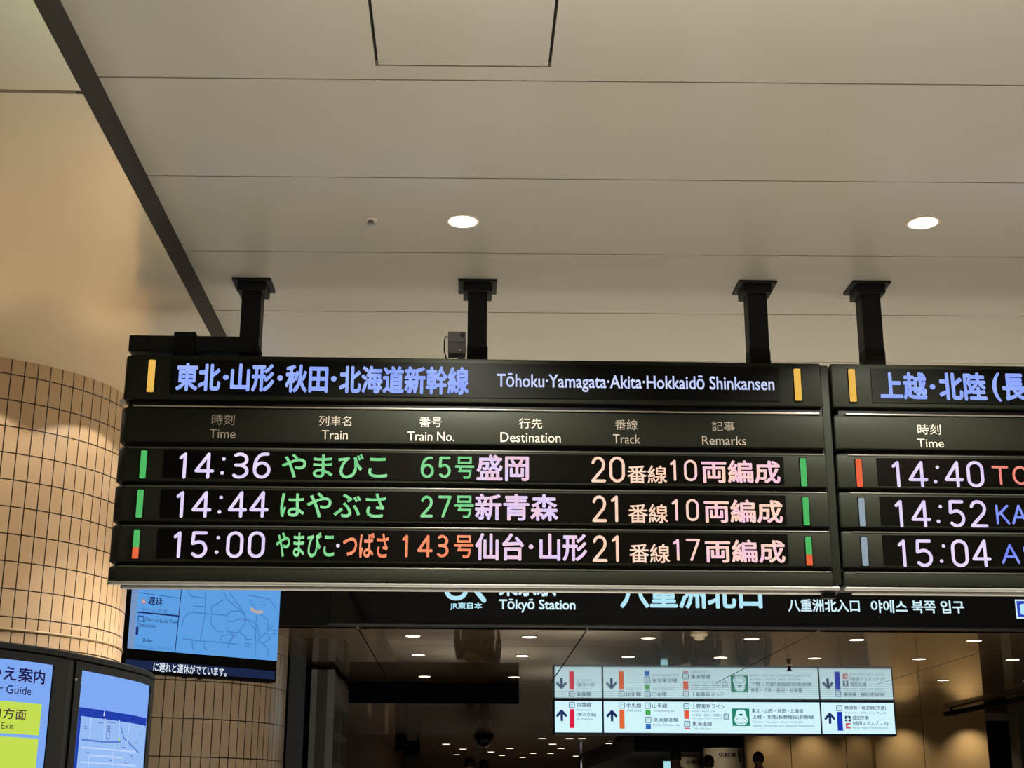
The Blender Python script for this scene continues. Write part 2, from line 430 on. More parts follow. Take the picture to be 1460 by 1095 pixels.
# ================================================================== columns
def column(name, c, R, z0, z1, tm, phase, zoff, label):
    t = thing(name, (c[0], c[1], z0), label, 'column')
    n = 128; mb = MB()
    mb.loft([[(c[0]+R*math.cos(2*PI*i/n), c[1]+R*math.sin(2*PI*i/n), z) for i in range(n)] for z in (z0, z1)])
    o = mb.build('tiled_shaft', tm, t, True)
    uvl = o.data.uv_layers.new(name='tile'); b = base_of(o)
    for p in o.data.polygons:
        us = []
        for li in p.loop_indices:
            v = o.data.vertices[o.data.loops[li].vertex_index].co
            us.append(((math.atan2(v.y, v.x) % (2*PI))*R, v.z + b.z, li))
        mx = max(u[0] for u in us)
        for u, z, li in us:
            if mx - u > PI*R: u += 2*PI*R
            uvl.data[li].uv = (u - phase + 50*0.0625, z - zoff + 20*0.1229)
    return t
TM1 = tilemat('cream_mosaic', 'bd9f7c', 'b69775', '2a1d10', 0.0625, 0.1229, 0.0030)
TM2 = tilemat('cream_long_tile', 'a8957f', '9e8c77', '1c140c', 0.0825, 0.293, 0.0045, 0.3)
K1 = (-2.58, 7.08); R1 = 0.88
ph1 = (math.radians(360-57.8))*R1
col1 = column('tiled_column', K1, R1, 0, ZS, TM1, ph1 % 0.0625, 3.204 % 0.1229, 'round cream mosaic column at the left, lit below and shaded at its top')
mb = MB(); mb.lathe((K1[0], K1[1], 0), [(R1+.001, 2.158), (R1+.005, 2.160), (R1+.007, 2.165), (R1+.005, 2.170), (R1+.001, 2.172)], 96)
o = mb.build('ring_moulding', mat('beige_moulding', '8f7650', 0.5), col1, True)
K2 = (-2.75, 12.6)
z961 = H + at_y(391, 961, 11.75).z - H
col2 = column('tiled_column', K2, 1.2, 0, ZL, TM2, 0.02, at_y(310, 1057, 11.45).z, 'round column of tall cream tiles behind the hanging monitor')
# downlights of the soffit that wash the near column: a wide cut-off beam and a narrow strong core each
for a in (-29.5, -70, -110, 10):
    r = R1 + 0.42; x = K1[0] + r*math.cos(math.radians(a)); y = K1[1] + r*math.sin(math.radians(a))
    spot('column_washer_lamp', (x, y, ZS-0.012), (x, y, 0), 16, 124, 0.10, 0.012)
    spot('column_core_lamp', (x, y, ZS-0.012), (x, y, 0), 33, 78, 1.0, 0.03)

# ================================================================== ceiling fittings
def downlight(loc, r, label, group, em, rim=M_lip):
    t = thing('downlight', loc, label, 'ceiling light', group)
    x, y, z = loc
    MB().lathe(loc, [(r*1.16, 0.0), (r*1.16, -.003), (r*1.08, -.005), (r, -.004), (r, 0.0)], 32).build('rim', rim, t, True)
    MB().lathe(loc, [(r*0.99, -.0005), (r*0.99, -.0035)], 32).build('lens', em, t)
    return t
E_down = emat('warm_lamp_glow', 'fff0dc', 9.0)
M_rim = mat('white_rim', 'd8cbb4', 0.4)
downlight((-0.028, 4.947, ZC), 0.054, 'bright round downlight left of centre, directly above the board with its four posts', 'main hall downlights', E_down, M_rim)
downlight((1.704, 4.890, ZC), 0.054, 'bright round downlight at the right, in the strip above the second board', 'main hall downlights', E_down, M_rim)
t = thing('sprinkler', tuple(at_z(529, 313, ZC)), 'small dark sprinkler head in the ceiling beside the downlight', 'sprinkler')
l = t.location
MB().lathe(l, [(0.024, 0), (0.024, -.003), (.012, -.006)], 24).build('escutcheon', M_rim, t, True)
MB().lathe(l, [(0.011, -.004), (0.012, -.018), (.016, -.02), (.016, -.023), (.004, -.025)], 16).build('nozzle', M_grey, t, True)

E_pd = emat('passage_lamp_glow', 'ffe4c4', 6.0)
proto = None; lx = [-0.447, 0.552, 1.58, 2.48, 3.40, 4.434, 5.36, 6.36]
rows = [(12.30, lx), (13.85, lx), (16.1, [-0.445, 0.552, 5.41, 6.4])]
n = 0
for y, xs in rows:
    for x in xs:
        p = (x, y + (0.012*x), ZL)
        if proto is None:
            proto = downlight(p, 0.062, 'small round downlight in the dark glossy passage ceiling below the black station sign', 'passage downlights near the station sign', E_pd, M_lip); o = proto
        else: o = copy_tree(proto); o.location = p
        n += 1
        if n % 2 == 0: area('passage_lamp_and_fill', (x, y, ZL-0.02), 14, 0.09)
proto2 = None
far = [(830,1053), (812,1053), (745,1080), (773,1053), (788,1061), (800,1067), (727,1067), (760,1074), (795,1045), (821,1078), (869,1060), (892,1066), (858,1072), (716,1077), (700,1072), (660,1068), (651,1076), (636,1061), (843,1080), (785,1074)]
for (px, py) in far:
    p = at_z(px, py, ZL)
    if p.y > 43: continue
    if proto2 is None:
        proto2 = downlight(tuple(p), 0.085, 'tiny distant downlight in the slatted ceiling deep inside the passage', 'far passage downlights', E_pd, M_lip)
    else:
        o = copy_tree(proto2); o.location = p
    if far.index((px, py)) % 3 == 0: area('passage_lamp_and_fill', (p.x, p.y, ZL-0.03), 45, 0.12)
for (x, y) in ((-0.4, 19.5), (-1.2, 21.0), (4.3, 18.2), (7.2, 18.5), (2.5, 26), (5.2, 21.5), (-1.0, 27), (0.5, 29), (-1.0, 33), (1.2, 36), (2.6, 31), (0.8, 41)): area('passage_lamp_and_fill', (x, y, (ZL if x > 0.64 else ZL-.24)-0.03), 22, 0.09)  # fill lamps without fittings, added to brighten the deep passage
# slot diffuser, detector and camera domes of the passage ceiling
t = thing('smoke_detector', tuple(at_z(997, 904, ZL)), 'white dome detector just under the black sign on the passage ceiling', 'smoke detector')
l = t.location
MB().lathe(l, [(0.075, 0), (0.075, -.012), (.06, -.02)], 24).build('base', M_rim, t, True)
MB().lathe(l, [(0.05, -.02), (0.045, -.04), (.025, -.052), (.004, -.055)], 24).build('dome', M_rim, t, True)
t = thing('sprinkler', tuple(at_z(1125, 948, ZL)), 'small dark sprinkler head in the passage ceiling above the white direction sign', 'sprinkler')
l = t.location
MB().lathe(l, [(0.03, 0), (0.03, -.006), (.012, -.008)], 16).build('escutcheon', M_rim, t, True)
MB().lathe(l, [(0.012, -.006), (0.02, -.05), (.03, -.055), (.03, -.06)], 12).build('nozzle', M_black, t, True)
# dark linear rail under the ceiling on the right
ra = Vector((7.02, 21.0, ZL)); 
t = thing('ceiling_rail', (7.05, 17, ZL), 'straight black rail under the passage ceiling right of the white sign', 'ceiling rail')
MB().box(6.99, 7.10, 13.2, 21.0, ZL-0.085, ZL-0.03).build('rail_bar', M_dark, t)
mb = MB()
for y in (14, 16.5, 19, 20.8): mb.box(7.03, 7.06, y-.02, y+.02, ZL-.03, ZL)
mb.build('rail_bracket', M_dark, t)

# ================================================================== departure boards
YB, DB = 5.5, 0.255
BP = Plane((0, YB, 0), (1, 0, 0))
E_blue = ledmat('led_periwinkle', ('8fa8ff', '9db4ff'), 1.0)
E_white_b = ledmat('led_white_blue', ('c0ccff', 'd2dcff'), 1.0)
E_lav = ledmat('led_lavender', ('dccdf8', 'ecdcfc'), 1.0)
E_green = ledmat('led_green', ('7fdc90', '98eaa4'), 0.9)
E_orange = ledmat('led_orange', ('f58a62', 'ff9c74'), 1.0)
E_red = ledmat('led_red', ('f0867c', 'f59a84'), 1.0)
E_pink = ledmat('led_pink_white', ('f2c8dc', 'e4d2f8'), 1.0)
E_pinkl = ledmat('led_lilac_white', ('e2cdfa', 'f2cfe2'), 1.0)
E_peach = ledmat('led_peach', ('ffd0b4', 'ffdcc4'), 1.0)
E_rem = ledmat('led_pink_peach', ('f8c6dc', 'ffd6bc'), 1.0)
E_ind_g = emat('indicator_green', '55c068', 0.9)
E_ind_o = emat('indicator_orange', 'ee6a44', 0.95)
E_ind_w = emat('indicator_white', '9fb0bc', 0.85)
E_amber = emat('indicator_amber', 'f2be58', 0.95)

def led_text(name, body, box, m, parent, off=0.028):
    mb = MB(); text(mb, BP, body, box, 0.0052, off); return mb.build(name, m, parent)
def led_strokes(mb, chars, w):
    """chars: (character, px box) pairs"""
    for ch, b in chars:
        r = BP.rect(b); stroke(mb, BP, ch, r[0], r[1], r[2], r[3], w, 0.0052)
def bar_light(name, px, y0, y1, wpx, m, parent, split=None):
    u, _ = BP.uv(px, (y0+y1)/2); v1 = BP.uv(px, y0)[1]; v0 = BP.uv(px, y1)[1]; w = wpx*0.00283
    mb = MB(); mb.slab(u-w/2-.005, u+w/2+.005, YB-.0035, YB+.004, v0-.005, v1+.005, .004, .004, .001)
    f = mb.build(name, M_black, parent)
    parts = [(v0, v1, m)] if not split else [(v0, v0+(v1-v0)*split[1], split[0]), (v0+(v1-v0)*split[1], v1, m)]
    return f, parts, u, w
def lamp_bar(px, y0, y1, wpx, m, parent, low=None, frac=0.42):
    """upright rounded light bar: a mesh of the lit lens, two colours where the photo shows two"""
    u, _ = BP.uv(px, (y0+y1)/2); v1 = BP.uv(px, y0)[1]; v0 = BP.uv(px, y1)[1]; w = wpx*0.00283
    mb = MB(); mb.slab(u-w/2-.004, u+w/2+.004, YB-.003, YB+.003, v0-.004, v1+.004, .004, .004, .001)
    h = mb.build('light_bar', M_black, parent)
    vs = v0 + (v1-v0)*frac if low else v0
    MB().slab(u-w/2, u+w/2, YB-.012, YB+.002, vs, v1, .005, .005, .003).build('lens', m, h)
    if low: MB().slab(u-w/2, u+w/2, YB-.012, YB+.002, v0, vs, .005, .005, .003).build('lens', low, h)
    return h

ZR = dict(head=(2.978, 3.163), strip=(2.803, 2.946), r0=(2.642, 2.783), r1=(2.4825, 2.627), r2=(2.323, 2.4695), foot=(2.249, 2.3095))
def board(x0, x1, label, rl):
    t = thing('departure_board', ((x0+x1)/2, YB+DB/2, 2.22), label, 'departure board')
    MB().slab(x0+.02, x1-.006, YB+.016, YB+DB-.01, 2.26, 3.150, max(rl-.012, .004), .006, .002).build('cabinet', M_black, t, True)
    P = {}
    for k, nm in (('head', 'header_panel'), ('strip', 'heading_strip'), ('r0', 'train_row'), ('r1', 'train_row'), ('r2', 'train_row'), ('foot', 'foot_panel')):
        z0, z1 = ZR[k]
        P[k] = MB().slab(x0, x1-.036, YB, YB+(DB if k != 'foot' else .09), z0, z1, rl, .003, .004, .012 if k != 'head' else .006).build(nm, M_board, t, True)
    MB().slab(x1-.034, x1, YB+.012, YB+DB, 2.262, 3.158, .002, .004, .003).build('end_cover', M_board, t, True)
    # bright drip rail under the header and the two bottom rails
    MB().slab(x0+.05, x1-.05, YB-.003, YB+.02, 2.9445, 2.951, .002, .002, .002).build('header_rail', M_steel, t, True)
    MB().slab(x0+.004, x1-.01, YB+.003, YB+.030, 2.2345, 2.2475, rl*.4, .003, .004, .003).build('bottom_rail', M_brail, t, True)
    MB().slab(x0+.045, x1-.01, YB+.045, YB+.075, 2.2245, 2.2380, rl*.4, .003, .004, .003).build('bottom_rail', M_brail, t, True)
    MB().slab(x0+.02, x1-.012, YB+.02, YB+.09, 2.2445, 2.2525, .01, .003, .001).build('rail_bed', M_black, t, True)
    for k in ('r0', 'r1', 'r2', 'foot'):
        z1 = ZR[k][1]
        MB().slab(x0+.045, x1-.040, YB-.0015, YB+.010, z1-.010, z1-.004, .001, .001, .0015).build('top_edge_highlight', M_edge, P[k])  # paler strip paints in the light caught by each panel's top bevel
    return t, P
def window(parent, x0, x1, z0, z1, name='led_window'):
    return MB().slab(x0, x1, YB-.0035, YB+.004, z0, z1, .001, .001, .001).build(name, M_win, parent)
def headings(items, parent):
    for jp, jb, en, eb in items:
        mb = MB(); text(mb, BP, jp, jb, 0.0014, 0.0); text(mb, BP, en, eb, 0.0014, 0.0)
        mb.build('heading_lettering', M_print, parent)

X0, X1 = BP.uv(165, 670)[0], 1.472
b1, P1 = board(-1.387, 1.474, 'wide black departure board at the left, with an orange bottom row leaving at 15:00', 0.045)
# header of the left board
window(P1['head'], BP.uv(243, 540)[0], BP.uv(1111, 550)[0], 2.997, 3.143, 'display_window').data.materials[0] = mat('charcoal_display', '10110e', 0.45, 0, 0.08)
mb = MB()
for q, bx in (('東北', (251.4, 518.3, 315, 558.3)), ('山形', (329, 519, 391.5, 559)), ('秋田', (407, 520.5, 468, 560.5)), ('北海道新幹線', (484, 522, 668.5, 562.5))): text(mb, BP, q, bx, 0.0052, 0.034)
for q in ((322.3, 538.5), (399.6, 539.5), (476, 540.5)): disc(mb, BP, BP.uv(*q), 0.0115, 0.0052)
mb.build('route_lettering', E_blue, P1['head'])
led_text('romanized_lettering', 'Tōhoku·Yamagata·Akita·Hokkaidō Shinkansen', (708.3, 534.8, 1103.5, 560.5), E_white_b, P1['head'], 0.014)
lamp_bar(215.9, 513.7, 559.3, 9.5, E_amber, P1['head']); lamp_bar(1137, 526.5, 571.5, 9.5, E_amber, P1['head'])
headings([('時刻', (302, 590.7, 334.5, 606), 'Time', (298.8, 611.8, 335.8, 625)), ('列車名', (455, 593, 501, 607.5), 'Train', (458.7, 613.5, 496, 626.5)),
          ('番号', (598, 594.8, 630, 609), 'Train No.', (581, 615.6, 647.8, 628.8)), ('行先', (740, 596.6, 773, 611), 'Destination', (713.6, 616.8, 799.5, 630.8)),
          ('番線', (877, 598.6, 909, 613), 'Track', (874, 619.4, 913, 632.6)), ('記事', (1015, 600.9, 1047, 614.8), 'Remarks', (1001, 622, 1063.5, 634.6))], P1['strip'])
def cells(c0, y0, y1, s, lean):
    """time cells from the px of the row's first cell"""
    xs = [c0, c0+30.0, c0+81.5, c0+112.2]
    return [(s[0], (xs[0]+2, y0, xs[0]+27, y1)), (s[1], (xs[1], y0, xs[1]+29, y1)), (s[3], (xs[2], y0, xs[2]+28, y1)), (s[4], (xs[3], y0, xs[3]+28, y1))], (c0+70.5)
def time_text(c0, y0, y1, s, parent):
    mb = MB(); ch, cx = cells(c0, y0, y1, s, 0)
    for c in ch:
        md = MB(); led_strokes(md, [c], 0.0128); md.build('time_digit', E_lav, parent)
    for f in (0.24, 0.78):
        disc(mb, BP, BP.uv(cx + (1.5 if f < .5 else -1), y0 + (y1-y0)*f), 0.0072, 0.0052)
    mb.build('time_colon', E_lav, parent)
WX0, WX1 = BP.uv(233, 665)[0], BP.uv(1117.5, 672)[0]
zw = [(2.655, 2.766), (2.494, 2.6085), (2.335, 2.453)]
for k, (z0, z1) in enumerate(zw): window(P1['r%d' % k], WX0, WX1, z0, z1)
def num(name, chars, m, parent, w=0.0108):
    mb = MB(); led_strokes(mb, chars, w); mb.build(name, m, parent)
R0, R1_, R2 = P1['r0'], P1['r1'], P1['r2']
time_text(247.5, 645.7, 682.9, '14:36', R0); time_text(243.6, 700.5, 738.5, '14:44', R1_); time_text(239.6, 757.8, 796, '15:00', R2)
led_text('train_lettering', 'やまびこ', (402, 648, 552.5, 682.5), E_green, R0, 0.014)
num('number_lettering', [('6', (599, 651.5, 619.8, 682)), ('5', (623.6, 651.5, 644.5, 682))], E_green, R0)
led_text('number_suffix', '号', (649, 651.5, 676, 683), E_green, R0, 0.015)
led_text('destination_lettering', '盛岡', (679.4, 649, 754, 686.3), E_pink, R0, 0.024)
num('track_lettering', [('2', (841, 651.5, 864.6, 688)), ('0', (867, 651.5, 892.3, 688.2))], E_peach, R0, 0.0115)
led_text('track_suffix', '番線', (894, 664, 950.7, 689.5), E_peach, R0, 0.012)
num('cars_lettering', [('1', (950.5, 656, 970.5, 686)), ('0', (973.5, 656, 995, 686.4))], E_rem, R0, 0.0098)
led_text('remarks_lettering', '両編成', (1000, 656.6, 1112, 689.5), E_rem, R0, 0.024)
led_text('train_lettering', 'はやぶさ', (400, 703, 550.5, 738.5), E_green, R1_, 0.014)
num('number_lettering', [('2', (598.3, 707, 618.5, 738)), ('7', (623.6, 707, 644.5, 738.4))], E_green, R1_)
led_text('number_suffix', '号', (648, 707, 675.6, 738.8), E_green, R1_, 0.015)
led_text('destination_lettering', '新青森', (677, 704.8, 795.7, 742.8), E_pinkl, R1_, 0.024)
num('track_lettering', [('2', (842.5, 706.8, 866, 744.6)), ('1', (865.5, 706.8, 889, 744.8))], E_peach, R1_, 0.0115)
led_text('track_suffix', '番線', (895.7, 719, 952, 746), E_peach, R1_, 0.012)
num('cars_lettering', [('1', (953, 712, 973, 743)), ('0', (976.5, 712, 997.6, 743.3))], E_rem, R1_, 0.0098)
led_text('remarks_lettering', '両編成', (1003.5, 713, 1115.7, 746), E_rem, R1_, 0.024)
led_text('train_lettering', 'やまびこ', (394, 759, 477, 795.3), E_green, R2, 0.022)
mb = MB(); disc(mb, BP, BP.uv(482, 778.4), 0.0075, 0.0052); mb.build('dot_lettering', E_lav, R2)
led_text('second_train_lettering', 'つばさ', (489, 760, 554.3, 795.7), E_orange, R2, 0.022)
num('number_lettering', [('1', (569, 763, 588, 795)), ('4', (594.5, 763, 617.5, 795)), ('3', (621, 763, 641, 795))], E_orange, R2)
led_text('number_suffix', '号', (647.7, 763.5, 675, 796), E_orange, R2, 0.015)
mb = MB(); text(mb, BP, '仙台', (677.4, 760.5, 747, 799.5), 0.0052, 0.024); text(mb, BP, '山形', (769, 761.5, 837, 800.5), 0.0052, 0.024); disc(mb, BP, BP.uv(757, 780), 0.0095, 0.0052)
mb.build('destination_lettering', E_pinkl, R2)
num('track_lettering', [('2', (843, 763.5, 866.8, 801.5)), ('1', (867, 763.5, 890, 801.8))], E_peach, R2, 0.0115)
led_text('track_suffix', '番線', (897, 775.7, 954.8, 803), E_peach, R2, 0.012)
num('cars_lettering', [('1', (955, 768.6, 975, 800)), ('7', (977, 768.6, 999, 800.3))], E_rem, R2, 0.0098)
led_text('remarks_lettering', '両編成', (1005, 770, 1119, 803), E_rem, R2, 0.024)
for r, (xl, a, b), (xr, c, d) in ((R0, (204.7, 642.9, 682.3), (1145.4, 654, 693.6)), (R1_, (199.6, 698.7, 738.2), (1149, 709.5, 749)), (R2, (194.4, 755.5, 796.5), (1153, 766, 806.5))):
    for xx, ya, yb in ((xl, a, b), (xr, c, d)): lamp_bar(xx, ya, yb, 8.2, E_ind_g, r, E_ind_o if r is R2 else None, 0.38)
# hinge pin on the left edge
MB().lathe((-1.382, YB+.012, 2.965), [(0.0, -.012), (0.011, -.010), (.013, 0), (.011, .01), (0.0, .012)], 16, 'y').build('hinge_pin', M_print, b1, True)
MB().slab(1.40, 1.452, YB+.02, YB+.06, 2.205, 2.2275, .004, .004, .002).build('latch', M_black, b1)

b2, P2 = board(1.482, 4.345, 'black departure board at the right edge, its first row leaving at 14:40', 0.004)
window(P2['head'], BP.uv(1242, 550)[0], 4.05, 2.997, 3.143, 'display_window').data.materials[0] = _M['charcoal_display']
mb = MB()
text(mb, BP, '上越', (1254, 531, 1320.7, 570.5), 0.0052, 0.034); text(mb, BP, '北陸', (1338, 531.5, 1405.5, 571.8), 0.0052, 0.034); disc(mb, BP, BP.uv(1329, 552), 0.0115, 0.0052); text(mb, BP, '(', (1414, 532, 1426, 573), 0.0052, 0.02)
text(mb, BP, '長野経由', (1428, 532, 1563, 573), 0.0052, 0.034); text(mb, BP, ')', (1566, 532, 1578, 573), 0.0052, 0.02); text(mb, BP, '新幹線', (1586, 532, 1690, 573), 0.0052, 0.026)
mb.build('route_lettering', E_blue, P2['head'])
lamp_bar(1215, 527, 573, 9.5, E_amber, P2['head'])
headings([('時刻', (1308, 605, 1341, 619.7), 'Time', (1308, 626, 1345.5, 638))], P2['strip'])
for k, (z0, z1) in enumerate(zw): window(P2['r%d' % k], BP.uv(1250, 665)[0], 3.98, z0, z1)
time_text(1263.8, 657.6, 695.4, '14:40', P2['r0']); time_text(1268, 713.5, 752.3, '14:52', P2['r1']); time_text(1272.5, 769.5, 809, '15:04', P2['r2'])
def word(s, x, y0, y1, w, pitch, m, parent):
    mb = MB(); led_strokes(mb, [(c, (x+pitch*i, y0, x+pitch*i+w, y1)) for i, c in enumerate(s)], 0.0098); mb.build('train_lettering', m, parent)
word('TOKI', 1413.6, 664.7, 691.7, 24.5, 28.5, E_red, P2['r0'])
word('KAGAYAKI', 1417.5, 720, 748, 22, 24, ledmat('led_blue', ('7286f0', '8698f8'), 1.0), P2['r1'])
word('ASAMA', 1427, 776, 804.3, 26, 29, _M['led_blue'], P2['r2'])
lamp_bar(1224.7, 655.3, 694.5, 8.2, E_ind_o, P2['r0']); lamp_bar(1228.8, 710.5, 750.5, 8.2, E_ind_w, P2['r1']); lamp_bar(1232.5, 766.3, 807, 8.2, E_ind_w, P2['r2'])

# ================================================================== hangers
def hanger(x, yc, label):
    t = thing('ceiling_hanger', (x, yc, 3.15), label, 'ceiling hanger', 'black hangers carrying the departure boards')
    MB().slab(x-.081, x+.081, yc-.08, yc+.08, ZC-.010, ZC, .003, .003, .002).build('ceiling_plate', M_post, t)
    MB().slab(x-.060, x+.060, yc-.062, yc+.062, ZC-.048, ZC-.010, .003, .003, .003).build('collar', M_post, t)
    MB().slab(x-.0405, x+.0405, yc-.047, yc+.047, 3.145, ZC-.048, .003, .003, .001).build('post', M_post, t)
    mb = MB(); rng = random.Random(int(x*1000))
    for k in range(7):
        z = 3.150 + k*0.013; e = .0015 + rng.random()*.0028
        mb.slab(x-.0405-e*.3, x+.0405+e, yc-.047-e, yc+.047+e, z, z+.0145, .004, .004, .004)
    mb.slab(x-.043, x+.066, yc-.055, yc+.06, 3.149, 3.157, .004, .004, .003)
    mb.build('tape_wrap', M_dust, t)
    return t
h1 = hanger(-0.910, 5.655, 'leftmost black ceiling hanger, with a long arm reaching left over the board')
# the long horizontal arm with its clamp
ZA0, ZA1 = at_y(330, 502.5, 5.6).z, at_y(280, 478.5, 5.6).z
MB().slab(-1.40, -0.87, 5.60, 5.70, ZA0, ZA1, .003, .003, .004).build('arm', M_post, h1)
MB().slab(-1.215, -1.125, 5.585, 5.715, ZA0-.02, ZA1+.012, .003, .003, .004).build('clamp', M_black, h1)
hanger(0.0345, 5.632, 'black ceiling hanger beside the small grey box, second from the left')
hanger(1.205, 5.596, 'black ceiling hanger at the right end of the left board')
hanger(1.680, 5.580, 'rightmost black ceiling hanger, standing on the second board')
# small grey box with a cable on top of the board
x0, x1 = at_y(639, 490, 5.62).x, at_y(665, 490, 5.62).x
z0, z1 = 3.163, at_y(650, 474, 5.62).z
t = thing('sensor_box', ((x0+x1)/2, 5.64, z0), 'small grey box with a looping cable on top of the board beside the second hanger', 'sensor')
zlo, zmid = at_y(650, 504.5, 5.61).z, at_y(650, 487.5, 5.61).z
MB().slab(x0, x1-.003, 5.61, 5.67, zlo, zmid-.001, .004, .004, .003).build('lower_case', M_grey, t)
MB().slab(x0-.001, x1-.003, 5.605, 5.675, zmid+.0005, z1, .004, .004, .003).build('upper_case', M_grey, t)
MB().slab(x1-.034, x1-.008, 5.625, 5.655, z0+.0005, zlo, .002, .002, .002).build('foot', M_grey, t)
MB().lathe((x1-.018, 5.603, z1-.016), [(0.009, -.003), (0.010, .004), (.004, .006)], 14, 'y').build('knob', M_dgrey, t, True)
MB().lathe((x1-.027, 5.607, zlo+.014), [(0.0045, -.006), (0.0045, .004), (.001, .005)], 10, 'y').build('screw', M_steel, t, True)
MB().tube([(x0+.002, 5.64, z1-.014), (x0-.012, 5.64, z1-.012), (x0-.016, 5.64, z1-.03), (x0-.016, 5.635, zlo+.02), (x0-.010, 5.63, zlo-.004), (x0+.004, 5.62, z0+.006), (x0+.016, 5.615, z0+.0035)], .0028, 8).build('cable', M_black, t, True)

# ================================================================== black station sign over the opening
YS = YF - 0.02; SP = Plane((0, YS, 0), (1, 0, 0))
xs0 = at_y(471, 868, YS).x
t = thing('station_sign', (3, YS+.04, ZL), 'long glossy black sign with white station name and Korean lettering', 'station sign')
M_gl = mat('black_glass', '040507', 0.06, 0, 0.25)
MB().slab(xs0, 6.3, YS, YS+.075, ZL+.022, ZC-.09, .004, .004, .004).build('glass_panel', M_gl, t)
MB().slab(xs0-.02, 6.32, YS-.012, YS+.075, ZL+.002, ZL+.020, .003, .003, .003).build('bottom_edge', mat('dark_chrome', '3a3c42', 0.25, 0.8), t)
E_sw = emat('sign_white_glow', 'd2f0fb', 1.0); E_sc = emat('sign_cyan_glow', 'b4e6f5', 1.0)
mb = MB()      # the railway emblem: bowl and leg of its two letters
for st, w in (([(664, 815), (664, 843)] + [(664 - 13.6 + 13.6*math.cos(math.radians(a)), 842 + 11.2*math.sin(math.radians(a))) for a in range(0, 181, 15)], .036),
              ([(664, 815), (684, 815), (690, 820), (690, 829), (684, 834), (672, 834), (690, 856)], .040)):
    ribbon(mb, SP, [SP.uv(*p) for p in st], w, .003, True)
mb.build('emblem', E_sc, t)
mb = MB(); text(mb, SP, 'JR東日本', (641.5, 859, 687.5, 870), .003, .03); mb.build('company_lettering', E_sc, t)
mb = MB(); text(mb, SP, '東京駅', (711.5, 814, 793, 850.5), .003, .025); text(mb, SP, 'Tōkyō Station', (711.5, 854.2, 820.5, 873.5), .003, .02); mb.build('station_lettering', E_sw, t)
mb = MB(); text(mb, SP, '八重洲北口', (884, 826, 1086.5, 868), .003, .03); mb.build('exit_lettering', E_sc, t)
mb = MB(); text(mb, SP, '八重洲北入口', (1123.5, 854.5, 1225.5, 872.5), .003, .022); mb.build('entrance_lettering', E_sw, t)
mb = MB(); text(mb, SP, '야에스 북쪽 입구', (1241.5, 856, 1374.5, 874.5), .003, .022); mb.build('korean_lettering', E_sw, t)
mb = MB(); u0, v0, u1, v1 = SP.rect((1448, 855, 1475, 882)); quaduv(mb, SP, u0, v0, u1, v1, .002); pf = mb.build('pictogram_frame', E_sw, t)
mb = MB(); quaduv(mb, SP, u0+.012, v0+.012, u1-.012, v1-.012, .003); mb.build('pictogram_field', emat('sign_blue_glow', '2c46b8', 1.0), pf)
mb = MB(); um = (u0+u1)/2; vm = (v0+v1)/2
quaduv(mb, SP, um-.042, vm-.035, um+.042, vm+.03, .004); disc(mb, SP, (um, vm+.03), .042, .004, 16, .014); disc(mb, SP, (um, vm-.035), .042, .004, 16, .014)
mb.build('pictogram_symbol', E_sc, pf)
# soft lamps of the passage
# ================================================================== white direction sign hanging from the passage ceiling
YD = 19.36; DP = Plane((0, YD, 0), (1, 0, 0))
dx0, dx1 = 1.19, 5.795; dz0 = at_y(1030, 1048.5, YD).z
t = thing('direction_sign', ((dx0+dx1)/2, YD+.1, dz0), 'long lit white direction sign with coloured line bars under the glossy ceiling', 'direction sign')
MB().slab(dx0, dx1, YD+.004, YD+.20, dz0, ZL-.002, .01, .01, .006).build('housing', mat('navy_frame', '1a2145', 0.4), t)
E_sig = emat('sign_panel_glow', 'd2f5fb', 1.0)
u1 = DP.uv(859.8, 1022)[0]; u2 = DP.uv(1170.5, 1022)[0]; zt = at_y(1030, 1001, YD).z; zb = at_y(1030, 1045.3, YD).z
pan = []
for a, b in ((dx0+.02, u1-.012), (u1+.012, u2-.012), (u2+.012, dx1-.022)):
    mb = MB(); mb.slab(a, b, YD-.004, YD+.006, zb, zt, .012, .012, .002); pan.append(mb.build('light_panel', E_sig, t))
E_navy = emat('sign_navy_print', '263a6e', 0.8); E_ink = emat('sign_grey_print', '5c82a0', 0.9)
def arrow(px, y0, y1, parent):
    mb = MB(); w = .034
    pxline(mb, DP, [(px, y0+.5), (px+.4, y1)], w, .006); pxline(mb, DP, [(px-6, y0+7.5), (px, y0+.8), (px+6, y0+7.5)], w, .006, True)
    mb.build('arrow', E_navy, parent)
arrow(800.7, 1012.8, 1028, pan[0]); arrow(872.3, 1013.3, 1028.5, pan[1]); arrow(1183, 1017, 1031.8, pan[2])
def lbar(col, box, parent):
    mb = MB(); quad(mb, DP, box, .0055); mb.build('line_bar', emat('line_' + col, col, 1.0), parent)
for col, box, k in (('d81e46', (812, 1011, 819, 1038), 0), ('e06a38', (883.2, 1012, 890.4, 1039), 1), ('46a855', (920.2, 1012, 927.5, 1019.7), 1), ('2f6cc0', (920.6, 1032, 928, 1039.5), 1),
                    ('e0603a', (975.3, 1012.7, 982.6, 1025), 1), ('c8605a', (976.2, 1037.5, 983.6, 1040), 1), ('1c36b4', (1193.6, 1015, 1201.2, 1041.8), 2)): lbar(col, box, pan[k])
def icon(s, box, parent):
    mb = MB(); b = box
    pxline(mb, DP, [(b[0], b[1]), (b[2], b[1]), (b[2], b[3]), (b[0], b[3]), (b[0], b[1])], .010, .0055)
    text(mb, DP, s, (b[0]+1.6, b[1]+2, b[2]-1.6, b[3]-2), .0055, .0); mb.build('line_code', E_ink, parent)
icon('JE', (811.5, 1001.6, 819, 1008.8), pan[0])
